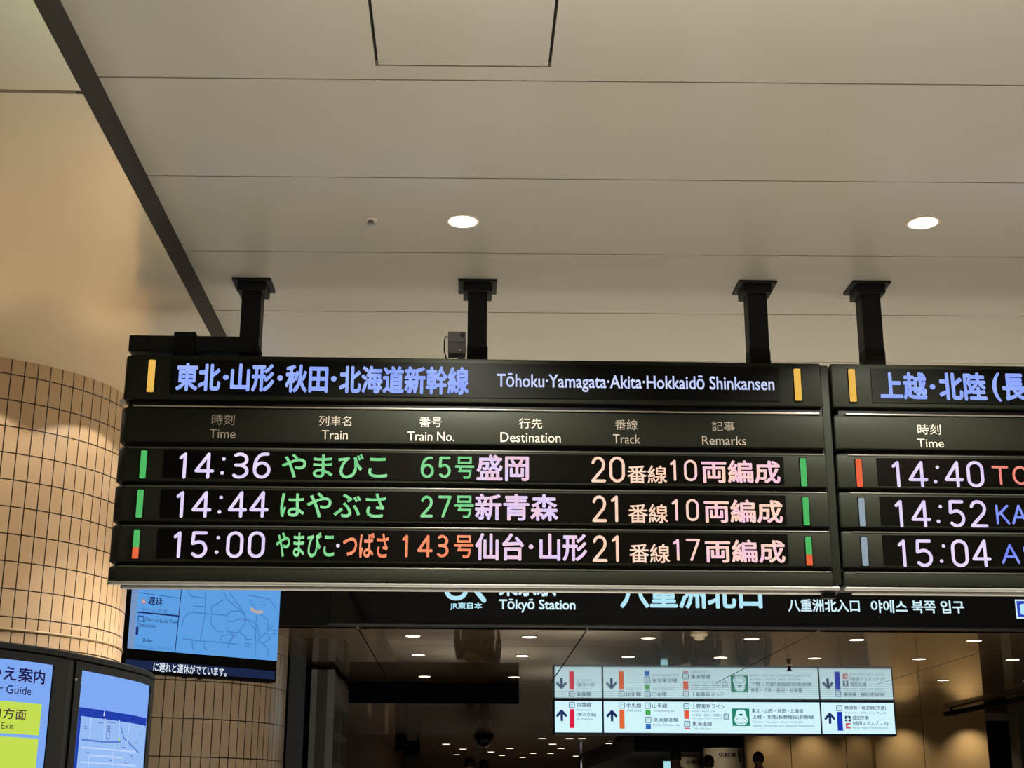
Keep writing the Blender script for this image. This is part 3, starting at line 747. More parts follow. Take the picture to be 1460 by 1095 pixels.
for s, b in (('JC', (882.6, 1002.4, 890.2, 1009.9)), ('JY', (919.8, 1002.6, 927.4, 1010)), ('JK', (920.4, 1022.5, 928, 1030.2)), ('JU', (974.8, 1003.6, 982.2, 1010.6)), ('JT', (975.8, 1028.6, 983.6, 1035.8)), ('JJ', (1032, 1018, 1038.6, 1025.2))): icon(s, b, pan[1])
icon('JO', (1192.6, 1005.9, 1200, 1013.3), pan[2])
def lines(parent, items):
    for s, b, bold in items:
        mb = MB(); text(mb, DP, s, b, .0055, bold); mb.build('lettering', E_navy if bold > 0.005 else E_ink, parent)
lines(pan[0], [('京葉線', (822, 1001.7, 843, 1008.3), .01), ('Keiyō Line', (822.2, 1010.6, 843.4, 1014.2), 0), ('(舞浜方面)', (822.2, 1016, 850, 1022.2), .006), ('for Maihama', (822.5, 1023.6, 845.3, 1026.3), 0)])
lines(pan[1], [('中央線', (893.3, 1002.8, 914.2, 1009.3), .01), ('Chūō Line', (893.6, 1011, 914.4, 1014.6), 0), ('山手線', (930, 1003, 951.2, 1009.6), .01), ('Yamanote Line', (931.2, 1011.8, 961.5, 1015), 0),
    ('京浜東北線', (931.2, 1023, 967, 1029.3), .01), ('Keihin-Tōhoku Line', (931.2, 1031.6, 970, 1035), 0), ('上野東京ライン', (986, 1003.7, 1033.5, 1010.7), .01), ('Ueno-Tōkyō Line', (986, 1012.6, 1020, 1016), 0),
    ('(宇都宮・高崎・常磐線)', (986, 1017.8, 1028.6, 1022.2), .002), ('(Utsunomiya, Takasaki, Jōban Line)', (986, 1023.3, 1030, 1025.7), 0), ('東海道線', (987, 1028.8, 1014.9, 1035.2), .01), ('Tōkaidō Line', (987.8, 1037.2, 1012.6, 1040.4), 0),
    ('東北・山形・秋田・北海道', (1071.7, 1010.6, 1145, 1016.8), .01), ('上越・北陸(長野経由)新幹線', (1072.5, 1019.4, 1160, 1026), .01), ('Tōhoku · Yamagata · Akita · Hokkaidō', (1072.7, 1028, 1145, 1031.4), 0), ('Jōetsu · Hokuriku (via Nagano) Shinkansen', (1072.7, 1033, 1160, 1037), 0)])
lines(pan[2], [('横須賀・総武線(快速)', (1203.7, 1006.3, 1263, 1012.8), .01), ('Yokosuka · Sōbu Line (Rapid)', (1204.3, 1014.9, 1263, 1018.3), 0), ('成田空港', (1215.2, 1020.5, 1238.6, 1026.8), .01), ('(成田エクスプレス)', (1215.8, 1028.4, 1266, 1034.8), .01), ('Narita Airport (Narita Express)', (1216, 1036, 1266, 1039.6), 0)])
# train pictogram, airplane pictogram, red pictogram
mb = MB(); quad(mb, DP, (1043.9, 1010.2, 1068.6, 1035), .0055); pk = mb.build('train_pictogram', emat('pictogram_green', '1f8268', 1.0), pan[1])
mb = MB()
poly(mb, DP, [(1052, 1012), (1060, 1012), (1063, 1014.5), (1064, 1020), (1066, 1025.5), (1065.6, 1030), (1062, 1033.6), (1051.5, 1033.4), (1047.8, 1030), (1047, 1025.5), (1048.6, 1020), (1049.4, 1014.5)], .0065)
mb.build('train_front', E_sig, pk)
mb = MB(); disc(mb, DP, DP.uv(1056.2, 1019), .03, .0075, 14, .014); mb.build('train_window', _M['pictogram_green'], pk)
mb = MB(); ribbon(mb, DP, [(DP.uv(1056.6, 1027.6)[0] + .072*math.cos(a*PI/9), DP.uv(1056.6, 1027.6)[1] + .036*math.sin(a*PI/9)) for a in range(19)], .006, .0075, False); mb.build('train_nose', E_ink, pk)
mb = MB(); quad(mb, DP, (1204.7, 1020.8, 1212.7, 1028.5), .0055); pk = mb.build('airplane_pictogram', emat('pictogram_navy', '1b2a58', 1.0), pan[2])
mb = MB(); poly(mb, DP, [(1208.3, 1021.4), (1209.1, 1021.4), (1209.3, 1023.6), (1212, 1025.6), (1212, 1026.3), (1209.4, 1025.4), (1209.3, 1027), (1210.3, 1028), (1207.2, 1028), (1208.1, 1027), (1208, 1025.4), (1205.4, 1026.3), (1205.4, 1025.6), (1208.1, 1023.6)], .0065); mb.build('airplane', E_sig, pk)
mb = MB(); quad(mb, DP, (1205.8, 1031, 1213.6, 1038.7), .0055); pk = mb.build('express_pictogram', emat('pictogram_red', 'c8545c', 1.0), pan[2])
mb = MB(); poly(mb, DP, [(1207, 1035.4), (1212.8, 1032), (1212.8, 1037.8), (1210.6, 1035.6)], .0065); mb.build('express_mark', E_sig, pk)

# ================================================================== hanging monitor
LP = Plane((-1.29, 10.38, 0), (0.754, 0.657, 0))
t = thing('monitor', (-1.74, 9.98, 2.2), 'hanging monitor with a blue railway map and a white ticker line', 'monitor')
ul = LP.uv(176, 930)[0]; ur = LP.uv(396.5, 905)[0]; vb = LP.uv(388, 973)[1]; vt = vb + 0.78
def plbox(mb, sf, u0, u1, v0, v1, d0, d1):
    c = [(u0, v0), (u1, v0), (u1, v1), (u0, v1)]
    mb.loft([[sf.pt(u, v, d0) for u, v in c], [sf.pt(u, v, d1) for u, v in c]]); return mb
plbox(MB(), LP, ul, ur, vb, vt, -.09, 0.0).build('case', M_dark, t)
vsb = LP.uv(290, 933.6)[1]; usl = LP.uv(184, 890)[0]; usr = LP.uv(397.3, 890)[0]
E_scr = emat('screen_blue', '5c9ee2', 1.0)
mb = MB(); quaduv(mb, LP, usl, vsb, usr, vt-.03, .002); scr = mb.build('screen', E_scr, t)
um = LP.uv(193.5, 885)[0]
mb = MB(); quaduv(mb, LP, usl, vsb, um, vt-.03, .003); mb.build('screen_sidebar', emat('screen_greyblue', '7f9cc8', 0.9), scr)
mb = MB(); quaduv(mb, LP, ul+.02, vb+.022, ur-.012, LP.uv(300, 949.5)[1], .002); tick = mb.build('ticker', emat('ticker_navy', '1c2748', 1.0), t)
mb = MB(); u0 = LP.uv(218, 955)[0]; u1 = LP.uv(322.5, 958)[0]; v0 = LP.uv(300, 963.4)[1]; v1 = LP.uv(300, 950.3)[1]
vs, fs = glyphs('に遅れと運休がでています。', .02); put(mb, LP, vs, fs, (u0, v0, u1, v1), .004); mb.build('ticker_lettering', emat('ticker_white', 'dfe8f4', 0.95), tick)
def zz(x, y): return (160 + x/5.214, 820 + y/5.214)
E_line = emat('map_line', '4a80c4', 0.95); E_lnv = emat('map_navy', '1f2c66', 0.9)
mb = MB()
for pl, w in (([(522,20),(465,570)], .006), ([(185,275),(497,305)], .010), ([(200,132),(505,172)], .003)): pxline(mb, LP, [zz(*p) for p in pl], w, .004)
mb.build('panel_rules', E_lnv, scr)
mb = MB()
for pl in ([(870,130),(985,290),(990,320)], [(830,130),(850,180),(960,270)], [(740,290),(850,300),(850,420),(930,430),(985,365),(985,300),(950,268),(880,268),(850,300)], [(850,345),(900,345),(940,325),(1040,340),(1080,380),(1085,460)],
           [(690,130),(690,270),(655,480)], [(515,380),(530,320),(575,275),(720,290)], [(560,120),(590,160),(690,170)], [(735,290),(735,240),(830,180)], [(735,300),(730,360),(770,415),(820,420)], [(640,490),(800,500),(930,515)],
           [(680,500),(680,540),(700,560)], [(800,500),(815,450),(900,440),(870,500),(860,550)], [(930,430),(870,490)], [(990,320),(1040,380),(1060,410)], [(1070,300),(1065,400),(1060,600)], [(1080,480),(1140,430),(1175,470),(1120,510),(1080,490)],
           [(1100,290),(1160,340),(1150,420),(1190,380)], [(1000,150),(1100,165),(1170,180),(1215,250)], [(520,470),(640,490)], [(590,480),(600,560)], [(940,420),(1000,470)], [(1090,220),(1135,225)], [(985,478),(1035,478)], [(985,510),(1030,512)], [(985,530),(1025,532)], [(1185,410),(1222,412)], [(1185,435),(1222,437)], [(1120,510),(1160,560),(1160,610)], [(600,230),(690,235)], [(1020,190),(1060,240),(1070,290)]):
    pxline(mb, LP, [zz(*p) for p in pl], .007, .004)
mb.build('map_lines', E_line, scr)
def ltext(name, s, z, m, off=.01):
    mb = MB(); a = zz(z[0], z[1]); b = zz(z[2], z[3]); text(mb, LP, s, (a[0], a[1], b[0], b[1]), .004, off); mb.build(name, m, scr)
ltext('delay_lettering', '遅延', (265,162,372,224), E_lnv, .02)
ltext('notice_lettering', 'ホーム点検', (212,247,410,282), E_line, .02)
ltext('line_lettering', 'Jōban Line(Local Train)', (236,322,487,362), E_lnv, .0)
ltext('direction_lettering', 'Outbound line', (185,360,325,388), E_lnv, .0)
ltext('status_lettering', 'Delay', (222,470,298,508), E_lnv, .01)
ltext('reason_lettering', 'Platform gate inspection', (170,522,440,556), E_line, .0)
mb = MB(); poly(mb, LP, [zz(213,208), zz(250,212), zz(234,168)], .004); wt = mb.build('warning_triangle', emat('warning_orange', 'c87860', 1.0), scr)
mb = MB(); poly(mb, LP, [zz(222,203), zz(242,205), zz(234,182)], .005); mb.build('triangle_centre', emat('warning_pale', 'e4c8c4', 1.0), wt)
mb = MB(); pxline(mb, LP, [zz(192,302), zz(232,306), zz(230,346), zz(190,342), zz(192,302)], .005, .004); mb.build('line_icon', E_lnv, scr)
mb = MB(); pxline(mb, LP, [zz(185,385), zz(180,445)], .018, .004); mb.build('position_mark', E_lnv, scr)
mb = MB(); pxline(mb, LP, [zz(1030,252), zz(1070,275), zz(1110,275)], .022, .005, True); mb.build('delayed_section', emat('map_highlight', 'b8a8a0', 1.0), scr)
# monitor drop rod and wall bracket
MB().tube([LP.pt(-.6, vt-.01, -.045), LP.pt(-.6, ZS, -.045)], .025, 12).build('drop_rod', M_post, t)
plbox(MB(), LP, -.72, -.48, ZS-.012, ZS, -.10, .01).build('ceiling_plate', M_post, t)
for du in (-.78, -.66): plbox(MB(), LP, du-.012, du+.012, vb-.012, vb+.01, -.06, -.03).build('cable_clip', M_black, t)

# ================================================================== information kiosk round the near column
def spline(P, n=6):
    P = [Vector((p[0], p[1], 0)) for p in P]; o = []
    for i in range(len(P)-1):
        a, b, c, d = P[max(i-1,0)], P[i], P[i+1], P[min(i+2,len(P)-1)]
        for k in range(n):
            f = k/n
            o.append(0.5*((2*b) + (c-a)*f + (2*a-5*b+4*c-d)*f*f + (3*b-a-3*c+d)*f**3))
    o.append(P[-1]); return o
KZ = 2.07
kp = spline([(-2.30, 5.40), (-2.115, 5.70), (-1.926, 6.008), (-1.828, 6.175), (-1.745, 6.40), (-1.690, 6.62), (-1.636, 6.86), (-1.598, 7.10), (-1.588, 7.32), (-1.62, 7.55), (-1.73, 7.74)])
KC = Curve(kp)
t = thing('information_kiosk', (-1.9, 6.6, 0), 'black curved information kiosk with blue lit panels at the foot of the tiled column', 'information kiosk')
inner = [(p.x, p.y) for p in kp]
back = [(K1[0] + (R1+.004)*math.cos(math.radians(a)), K1[1] + (R1+.004)*math.sin(math.radians(a))) for a in (38, 20, 0, -20, -40, -60, -80, -95)]
mb = MB(); mb.prism(inner + back, 0.0, KZ-.03); mb.build('body', M_black, t, True)
def off(pts, d):
    c = Curve(pts); return [tuple(c.pt(l, 0, d)[:2]) for l in c.L]
mb = MB(); mb.loft([[(p[0], p[1], z) for p in off(inner, d) + back] for z, d in ((KZ-.03, .004), (KZ-.026, .012), (KZ-.006, .012), (KZ, .004))]); mb.build('top_cap', mat('kiosk_black', '0b0b0a', 0.5, 0, 0.1), t, True)
M_kf = _M['kiosk_black']
def kband(mb, u0, u1, v0, v1, d0, d1, n=1):
    """a solid strip hugging the curved face"""
    for a, b in spans(KC, u0, u1, n):
        mb.loft([[KC.pt(a, v0, d0), KC.pt(b, v0, d0), KC.pt(b, v1, d0), KC.pt(a, v1, d0)], [KC.pt(a, v0, d1), KC.pt(b, v0, d1), KC.pt(b, v1, d1), KC.pt(a, v1, d1)]])
E_kb = emat('kiosk_blue_glow', '7fa9f2', 1.0); E_kn = emat('kiosk_navy_print', '1c2f8c', 0.9); E_ky = emat('kiosk_yellow', 'c4de54', 1.0); E_kt = emat('kiosk_text', '272056', 0.8)
uL = KC.uv(73.5, 960)[0]; uD0 = KC.uv(91.5, 1000)[0]; uE0 = KC.uv(101.5, 1000)[0]; uP0 = KC.uv(110.5, 1000)[0]; uP1 = KC.uv(210.5, 1000)[0]; vT = KC.uv(60, 939.5)[1]
vT = 2.0
ue = KC.uv(217, 1000)[0] + .03
mb = MB(); N = 10
kband(mb, .05, uD0, vT, KZ-.036, .001, .010, 14); kband(mb, uL, uD0, .75, vT, .001, .010, 3); kband(mb, .05, .09, .75, vT, .001, .010, 1); kband(mb, .05, uD0, .70, .75, .001, .010, 14)
d1 = mb.build('door_frame', M_kf, t)
mb = MB()
kband(mb, uE0, ue, vT, KZ-.036, .001, .010, 14); kband(mb, uE0, uP0, .75, vT, .001, .010, 3); kband(mb, uP1, ue, .75, vT, .001, .010, 3); kband(mb, uE0, ue, .70, .75, .001, .010, 14)
d2 = mb.build('door_frame', M_kf, t)
s = KC.uv(105, 969); MB().lathe(KC.pt(s[0], s[1], .010), [(.0, -.006), (.006, -.005), (.007, 0), (.006, .005), (0, .006)], 12).build('lock', M_steel, d2, True)
mb = MB(); quaduv(mb, KC, .09, .75, uL, vT, .003, 12); lp1 = mb.build('guide_panel', E_kb, t)
mb = MB(); quaduv(mb, KC, uP0, .75, uP1, vT, .003, 14); lp2 = mb.build('map_panel', E_kb, t)
def kt(s, box, m, parent, name, offs=.015, d=.006):
    mb = MB(); vs, fs = glyphs(s, offs)
    (x0, y0, x1, y1) = box
    put(mb, KC, vs, fs, KC.rect(box), d); mb.build(name, m, parent)
def krect(x0, x1, y0, y1): return (x0, y0, x1, y1)
# the text of the left panel runs out of the frame: positions from its right-hand end
uR = KC.uv(62.5, 965)[0]; cw = uR - KC.uv(44.5, 962)[0]
va, vbm = KC.uv(34, 973)[1], KC.uv(34, 952)[1]
mb = MB(); vs, fs = glyphs('のりかえ案内', .02); put(mb, KC, vs, fs, (uR - 6*cw, va, uR, vbm), .006); mb.build('guide_lettering', E_kt, lp1)
uR2 = KC.uv(43, 985)[0]; gw = uR2 - KC.uv(7, 983)[0]
mb = MB(); vs, fs = glyphs('Transfer Guide', .005); put(mb, KC, vs, fs, (uR2 - gw*2.55, KC.uv(25, 990)[1], uR2, KC.uv(25, 978)[1]), .006); mb.build('english_lettering', E_kt, lp1)
uY = KC.uv(56.5, 1025)[0]
for v1, v0 in ((KC.uv(30, 1001.5)[1], KC.uv(30, 1047)[1]), (KC.uv(28, 1051.5)[1], KC.uv(28, 1051.5)[1] - .40)):
    mb = MB(); quaduv(mb, KC, .2, v0, uY, v1, .004, 10); yb_ = mb.build('exit_field', E_ky, lp1)
    if v0 > 1.7 or True:
        pass
mb = MB(); a = KC.uv(36, 1018)[0]; b = KC.uv(3.5, 1015)[0]; vs, fs = glyphs('口方面', .012); put(mb, KC, vs, fs, (b - (a-b)*.52, KC.uv(20, 1026)[1], a, KC.uv(20, 1010.5)[1]), .006); mb.build('exit_lettering', emat('kiosk_brown_text', '5a3a3a', 0.9), lp1)
mb = MB(); a = KC.uv(18, 1036)[0]; b = KC.uv(0.5, 1035)[0]; vs, fs = glyphs('Exit', .0); put(mb, KC, vs, fs, (b, KC.uv(9, 1039.5)[1], a, KC.uv(9, 1030)[1]), .006); mb.build('exit_english', _M['kiosk_brown_text'], lp1)
# area map
v_a, v_b = KC.uv(150, 1013.5)[1], KC.uv(150, 1025.5)[1]
mb = MB(); quaduv(mb, KC, uP0+.012, v_b, uP1-.02, v_a, .004, 12); quaduv(mb, KC, uP0+.012, .78, uP0+.038, v_b, .004, 2); mb.build('map_border', emat('kiosk_royal_blue', '2440b0', 0.95), lp2)
mb = MB(); quaduv(mb, KC, uP0+.038, .78, uP1-.02, v_b, .004, 12); mp = mb.build('map_field', emat('kiosk_map_field', '96bcf4', 1.0), lp2)
E_road = emat('map_road', 'bcd4fa', 1.0); E_rail = emat('map_rail', '5a7ccc', 1.0)
def kz(x, y): return (95 + x/6.638, 930 + y/6.638)
def kline(name, pls, w, m, d=.0055):
    mb = MB()
    for pl in pls:
        q = [KC.uv(*kz(*p)) for p in pl]; r = []
        for a, b in zip(q, q[1:]):
            for k in range(4): r.append((a[0]+(b[0]-a[0])*k/4, a[1]+(b[1]-a[1])*k/4))
        r.append(q[-1]); ribbon(mb, KC, r, w, d, False)
    mb.build(name, m, mp)
kline('map_roads', [[(355,625),(340,840)], [(225,615),(205,830)], [(490,640),(485,840)], [(130,900),(640,945)], [(215,975),(520,1000)], [(120,1040),(640,1075)], [(440,860),(420,1090)], [(590,650),(560,860)], [(200,975),(195,1090)]], .007, E_road)
kline('map_railway', [[(130,825),(340,850),(500,848)], [(500,690),(530,810),(600,880),(670,950)]], .008, E_rail)
kline('map_print', [[(375,660),(455,665)], [(375,700),(405,702),(403,720),(372,718),(375,700)], [(370,740),(400,742),(395,820),(362,818),(370,740)], [(290,665),(335,668)], [(155,700),(180,702),(178,725),(152,723)], [(180,950),(205,952)], [(510,900),(550,905)], [(585,975),(615,978),(612,1015)], [(660,830),(645,865)], [(690,760),(680,810)], [(390,1020),(420,1024)], [(540,1050),(560,1052)], [(515,720),(510,760)]], .006, emat('map_block', '7884c8', 1.0))
mb = MB(); p = KC.uv(*kz(485, 825)); disc(mb, KC, p, .010, .006, 12); mb.build('map_park', emat('map_green', 'a4d884', 1.0), mp)
mb = MB(); p = KC.uv(*kz(345, 578)); mb.add([KC.pt(p[0]-.008, p[1]-.012, .006), KC.pt(p[0]+.008, p[1]-.012, .006), KC.pt(p[0], p[1]+.014, .006)], [(0, 1, 2)]); mb.build('north_mark', emat('kiosk_white', 'e8f0fc', 1.0), lp2)

# ================================================================== panelled cabinet on the passage's left
cx_, cy0, cy1, cz = -1.36, 14.95, 17.0, 2.80
t = thing('poster_cabinet', (cx_-.2, 15.9, 0.3), 'tall grey cabinet with fluted front and two columns of dark panes', 'cabinet')
xl = at_y(441, 1040, cy0).x
MB().box(xl, cx_, cy0+.01, cy1, 0.2, cz).build('carcass', mat('cabinet_grey', '5c5f62', 0.5), t)
xA, xB = at_y(441, 1040, cy0).x, at_y(475, 1040, cy0).x
mb = MB(); w = xB - xA
mb.box(xA, xA+w*.25, cy0-.012, cy0+.01, .2, cz); mb.box(xA+w*.68, xB, cy0-.012, cy0+.01, .2, cz); mb.build('front_stile', mat('cabinet_light_grey', '77777a', 0.5), t)
mb = MB()
for k in range(5): mb.box(xA+w*(.29+.075*k), xA+w*(.29+.075*k+.045), cy0-.006, cy0+.01, .2, cz-.01)
mb.build('fluted_infill', M_dgrey, t)
nr = 7
for c in range(2):
    ya = cy0 + .08 + c*(cy1-cy0-.1)*.5; yb = ya + (cy1-cy0-.1)*.5 - .12
    MB().box(cx_, cx_+.02, ya, yb, cz-.30, cz-.06).build('title_panel', mat('cabinet_title', '7c786c', 0.6), t)
    for r in range(nr):
        z1 = cz - .36 - r*.30
        p = MB().box(cx_, cx_+.012, ya, yb, z1-.27, z1).build('pane_frame', mat('cabinet_frame', '6a6860', 0.5, .2), t)
        MB().box(cx_+.012, cx_+.016, ya+.02, yb-.02, z1-.25, z1-.02).build('pane', mat('dark_pane', '25282e', 0.3), p)
struct(MB().box(at_y(409, 1040, 13.9).x, at_y(426, 1040, 13.9).x, 13.9, 14.3, 0, ZL).build('wall_grey_pier', mat('blue_grey_pier', '3c3f44', 0.6)))
struct(MB().box(at_y(426, 1040, 14.3).x-.2, xA, 14.9, 15.0, 0, ZL).build('wall_black_gap', M_dark))

# black hanging boxes below the dropped ceiling
def hang(name, px0, px1, py0, py1, Y, d, label):
    a = at_y(px0, (py0+py1)/2, Y).x; b = at_y(px1, (py0+py1)/2, Y).x; z0 = at_y((px0+px1)/2, py1, Y).z; z1 = at_y((px0+px1)/2, py0, Y).z
    t = thing(name, ((a+b)/2, Y, z0), label, 'hanging box')
    MB().slab(a, b, Y, Y+d, z0, z1, .01, .01, .008).build('case', M_dark, t)
    mb = MB()
    for x in (a+.04, b-.04): mb.box(x-.012, x+.012, Y+d/2-.01, Y+d/2+.01, z1, ZL)
    mb.build('suspension_rod', M_dark, t)
    return t
hang('hanging_box', 563, 577, 1044, 1070, 24.3, .5, 'black box hanging at the far left below the dropped ceiling')
hang('hanging_box', 575, 598, 1056, 1079, 25.5, .6, 'lower black box hanging beside another black box far in the passage')
# ceiling camera domes
t = thing('camera_dome', tuple(at_z(690, 1047, ZL-.235)), 'dark dome camera under the black dropped ceiling of the passage', 'camera')
l = t.location
MB().lathe(l, [(.16, .0), (.16, -.05), (.14, -.08)], 20).build('base', M_dark, t, True)
MB().lathe(l, [(.13, -.08), (.12, -.14), (.08, -.19), (.01, -.21)], 20).build('dome', mat('smoked_dome', '0b0c0e', 0.06, 0, 0.8), t, True)

# ================================================================== restroom signs on curved walls
def curved_wall(px0, px1, pytop, Y, name):
    a = at_y(px0, 1085, Y).x; b = at_y(px1, 1085, Y).x; z1 = at_y((px0+px1)/2, pytop, Y).z; w = b - a; n = 14
    pts = [(a + w*(0.5-0.5*math.cos(PI*i/n)), Y + .35 - .35*math.sin(PI*i/n)) for i in range(n+1)]
    o = MB().prism(pts + [(b, Y+.5), (a, Y+.5)], ZF, z1).build(name, mat('ivory_wall', 'c8bda4', 0.5), None, True); struct(o)
    return a, b, z1, pts
def restroom(px0, px1, pytop, Y, tb, label, pict):
    a, b, z1, pts = curved_wall(px0, px1, pytop, Y, 'wall_restroom')
    c = Curve(pts)
    t = thing('restroom_sign', ((a+b)/2, Y-.02, z1-.3), label, 'restroom sign')
    mb = MB(); text(mb, c, '化粧室', tb, .012, .01)
    if pict:
        for k in (0, 1):
            u, v = c.uv(tb[2] + 4.5 + 6*k, (tb[1]+tb[3])/2 + 1)
            disc(mb, c, (u, v+.075), .022, .012, 10); ribbon(mb, c, [(u, v+.03), (u, v-.03)], .05, .012); ribbon(mb, c, [(u, v-.03), (u, v-.10)], .03, .012)
    mb.build('sign_lettering', mat('dark_print', '2c2620', 0.6), t)
    return t
restroom(1010, 1067, 1066, 25.5, (1024.5, 1072.5, 1048.5, 1080), 'brown restroom lettering with two figures on the larger ivory curved wall', True)
restroom(975, 1006, 1077, 29.5, (979, 1084, 1000, 1090), 'small brown restroom lettering on the farther ivory curved wall', False)

# ================================================================== people deep in the passage, seen from behind
def skin(verts, edges, radii, lvl=1):
    me = bpy.data.meshes.new('s'); me.from_pydata(verts, edges, []); o = bpy.data.objects.new('s', me); C.objects.link(o)
    m = o.modifiers.new('k', 'SKIN'); sv = me.skin_vertices[0].data
    for i, r in enumerate(radii): sv[i].radius = r if isinstance(r, tuple) else (r, r)
    sv[0].use_root = True; m.use_smooth_shade = True
    s = o.modifiers.new('u', 'SUBSURF'); s.levels = lvl; s.render_levels = lvl
    dg = bpy.context.evaluated_depsgraph_get(); r = bpy.data.meshes.new_from_object(o.evaluated_get(dg))
    bpy.data.objects.remove(o); return r
def mesh_part(name, me, m, parent, loc=(0, 0, 0), sc=1.0):
    me.transform(Matrix.Scale(sc, 4)); me.materials.clear(); me.materials.append(m)
    for p in me.polygons: p.use_smooth = True
    o = bpy.data.objects.new(name, me); C.objects.link(o); o.parent = parent; return o
def person(px, pytop, Y, label, coat, hairm, long_hair=False, stride=.12, phone=False):
    top = at_y(px, pytop, Y); hgt = top.z - ZF; k = hgt/1.72
    t = thing('person', (top.x, Y, ZF), label, 'person')
    V = [(0,0,.94), (0,.0,1.08), (0,-.01,1.25), (0,-.01,1.41), (0,0,1.50), (0,.015,1.56), (0,.02,1.63), (0,.01,1.69)]
    Rr = [(.15,.11), (.14,.10), (.165,.115), (.15,.095), (.055,.055), (.07,.085), (.078,.098), (.05,.065)]
    Eg = [(i, i+1) for i in range(7)]
    for s in (-1, 1):
        b = len(V); st = stride*s
        V += [(.095*s,0,.88), (.10*s,.5*st+.02,.50), (.10*s,st,.10), (.105*s,st+.11,.035)]; Rr += [.088, .058, .042, .035]
        Eg += [(0, b), (b, b+1), (b+1, b+2), (b+2, b+3)]
        b = len(V)
        if phone and s == -1: V += [(.19*s,0,1.40), (.26*s,.10,1.16), (.17*s,.32,1.32), (.14*s,.38,1.38)]
        else: V += [(.19*s,0,1.40), (.23*s,-.02,1.13), (.24*s,.07,.90), (.235*s,.09,.82)]
        Rr += [.058, .046, .034, .036]; Eg += [(3, b), (b, b+1), (b+1, b+2), (b+2, b+3)]
        for f in range(4):
            c = len(V); p = Vector(V[b+3]); q = Vector((.012*(f-1.5), .012*(f-1.5)*.5, 0))
            V += [tuple(p + q + Vector((0, .015, -.05))), tuple(p + q*1.2 + Vector((0, .03, -.085 - .006*(f in (1, 2)))))]; Rr += [.010, .008]; Eg += [(b+3, c), (c, c+1)]
        c = len(V); p = Vector(V[b+3]); V += [tuple(p + Vector((-.02*s, .035, -.02))), tuple(p + Vector((-.025*s, .05, -.05)))]; Rr += [.011, .009]; Eg += [(b+3, c), (c, c+1)]
    b = len(V); V += [(-.083,.015,1.60), (.083,.015,1.60), (0,.115,1.595)]; Rr += [.016, .016, .014]; Eg += [(6, b), (6, b+1), (6, b+2)]
    mesh_part('body', skin(V, Eg, Rr), mat('skin', '8a6650', 0.6), t, sc=k)
    cv = [(0,0,.80), (0,0,1.0), (0,-.01,1.25), (0,-.01,1.42), (0,0,1.475)]; ce = [(0,1), (1,2), (2,3), (3,4)]; cr = [(.20,.15), (.175,.135), (.19,.14), (.17,.115), (.072,.072)]
    for s in (-1, 1):
        b = len(cv)
        if phone and s == -1: cv += [(.195*s,0,1.40), (.265*s,.10,1.155), (.18*s,.30,1.30)]
        else: cv += [(.195*s,0,1.40), (.235*s,-.02,1.13), (.243*s,.06,.92)]
        cr += [.074, .062, .05]; ce += [(3, b), (b, b+1), (b+1, b+2)]
    mesh_part('coat', skin(cv, ce, cr), mat(*coat), t, sc=k)
    tv = [(0,0,.90)]; te = []; tr = [(.16,.12)]
    for s in (-1, 1):
        b = len(tv); st = stride*s; tv += [(.095*s,0,.86), (.10*s,.5*st+.02,.50), (.10*s,st,.11)]; tr += [.097, .07, .058]; te += [(0, b), (b, b+1), (b+1, b+2)]
    mesh_part('trousers', skin(tv, te, tr), mat('dark_trousers', '15161a', 0.8), t, sc=k)
    # hair: a cap over the skull, open at the face
    mb = MB(); rings = []
    low = -0.30 if not long_hair else -0.62
    for i in range(9):
        ph = low + (PI/2 - low)*i/8; rr = math.cos(ph) if ph > 0 else (1.0 + .12*ph)
        ring = []
        for j in range(20):
            th = 2*PI*j/20; front = max(0, math.sin(th))
            r = rr*(1 - .25*front*(ph < .5)); ring.append((.090*r*math.cos(th), .008 + .112*r*math.sin(th) - .012*front, 1.628 + .105*math.sin(ph)*(1.0) - .02*(ph < 0)*(1-front)))
        rings.append(ring)
    mb.loft(rings); base = t.location
    mb.v = [(v[0]*k + base.x, v[1]*k + base.y, v[2]*k + base.z) for v in mb.v]
    mb.build('hair', hairm, t, True)
    return t, k
M_hair = mat('black_hair', '0b0908', 0.55)
person(670, 1080, 23.0, 'dark-haired person with bare neck, walking away below the dome camera', ('coat_charcoal', '1c1c1e', .8), M_hair)
person(690, 1083, 24.2, 'person in dark coat walking just right of another dark-haired person', ('coat_black', '101012', .8), M_hair, True, -.1)
person(963, 1070, 22.6, 'tall dark figure holding up a glowing phone under the white sign', ('coat_navy', '12141c', .8), M_hair, False, .1, True)
person(1010, 1077, 23.2, 'dark-haired person passing in front of the ivory restroom wall', ('coat_black', '101012', .8), M_hair, True, -.08)
person(1081, 1072.5, 22.9, 'person silhouetted against the gold wall under the white sign', ('coat_brown', '1a1512', .8), M_hair, False, .09)
p = at_y(951, 1089.5, 22.1)
t = thing('smartphone', tuple(p), 'glowing pale blue phone screen held up beside a dark head', 'phone')
MB().slab(p.x-.056, p.x+.056, p.y, p.y+.012, p.z-.075, p.z+.050, .01, .01, .003).build('case', M_dark, t)
MB().slab(p.x-.051, p.x+.051, p.y-.003, p.y+.001, p.z-.068, p.z+.043, .008, .008, .001).build('screen', emat('phone_glow', 'a8dce4', 1.0), t)

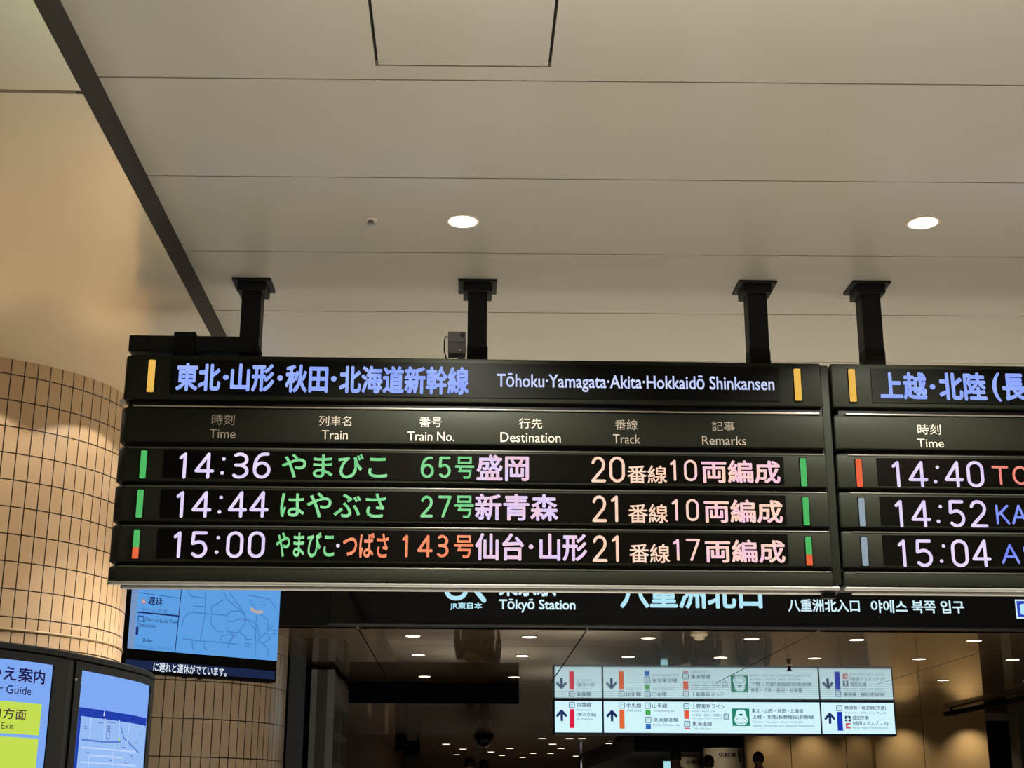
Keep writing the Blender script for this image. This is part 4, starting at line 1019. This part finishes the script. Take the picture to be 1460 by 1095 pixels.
# lamps that wash the gold walls, plus fill added to brighten the restroom fronts
for px, Y, pw in ((1158, 24, 60), (1095, 24, 45), (1225, 24, 22), (1290, 22.4, 75), (1385, 22.4, 110)):
    x = at_y(px, 1060, Y).x
    spot('wall_washer_lamp', (x, Y-.42, ZL-.015), (x, Y, 1.7), pw*0.5, 100, 1.0, 0.05, (1.0, .84, .58))
for x, y, z, pw in ((4.0, 24.4, 2.8, 26), (3.7, 28.4, 2.44, 30)): spot('restroom_fill', (x, y, z), (x, y+1.1, 1.9), pw, 100, 1.0, 0.05, (1.0, .88, .68))
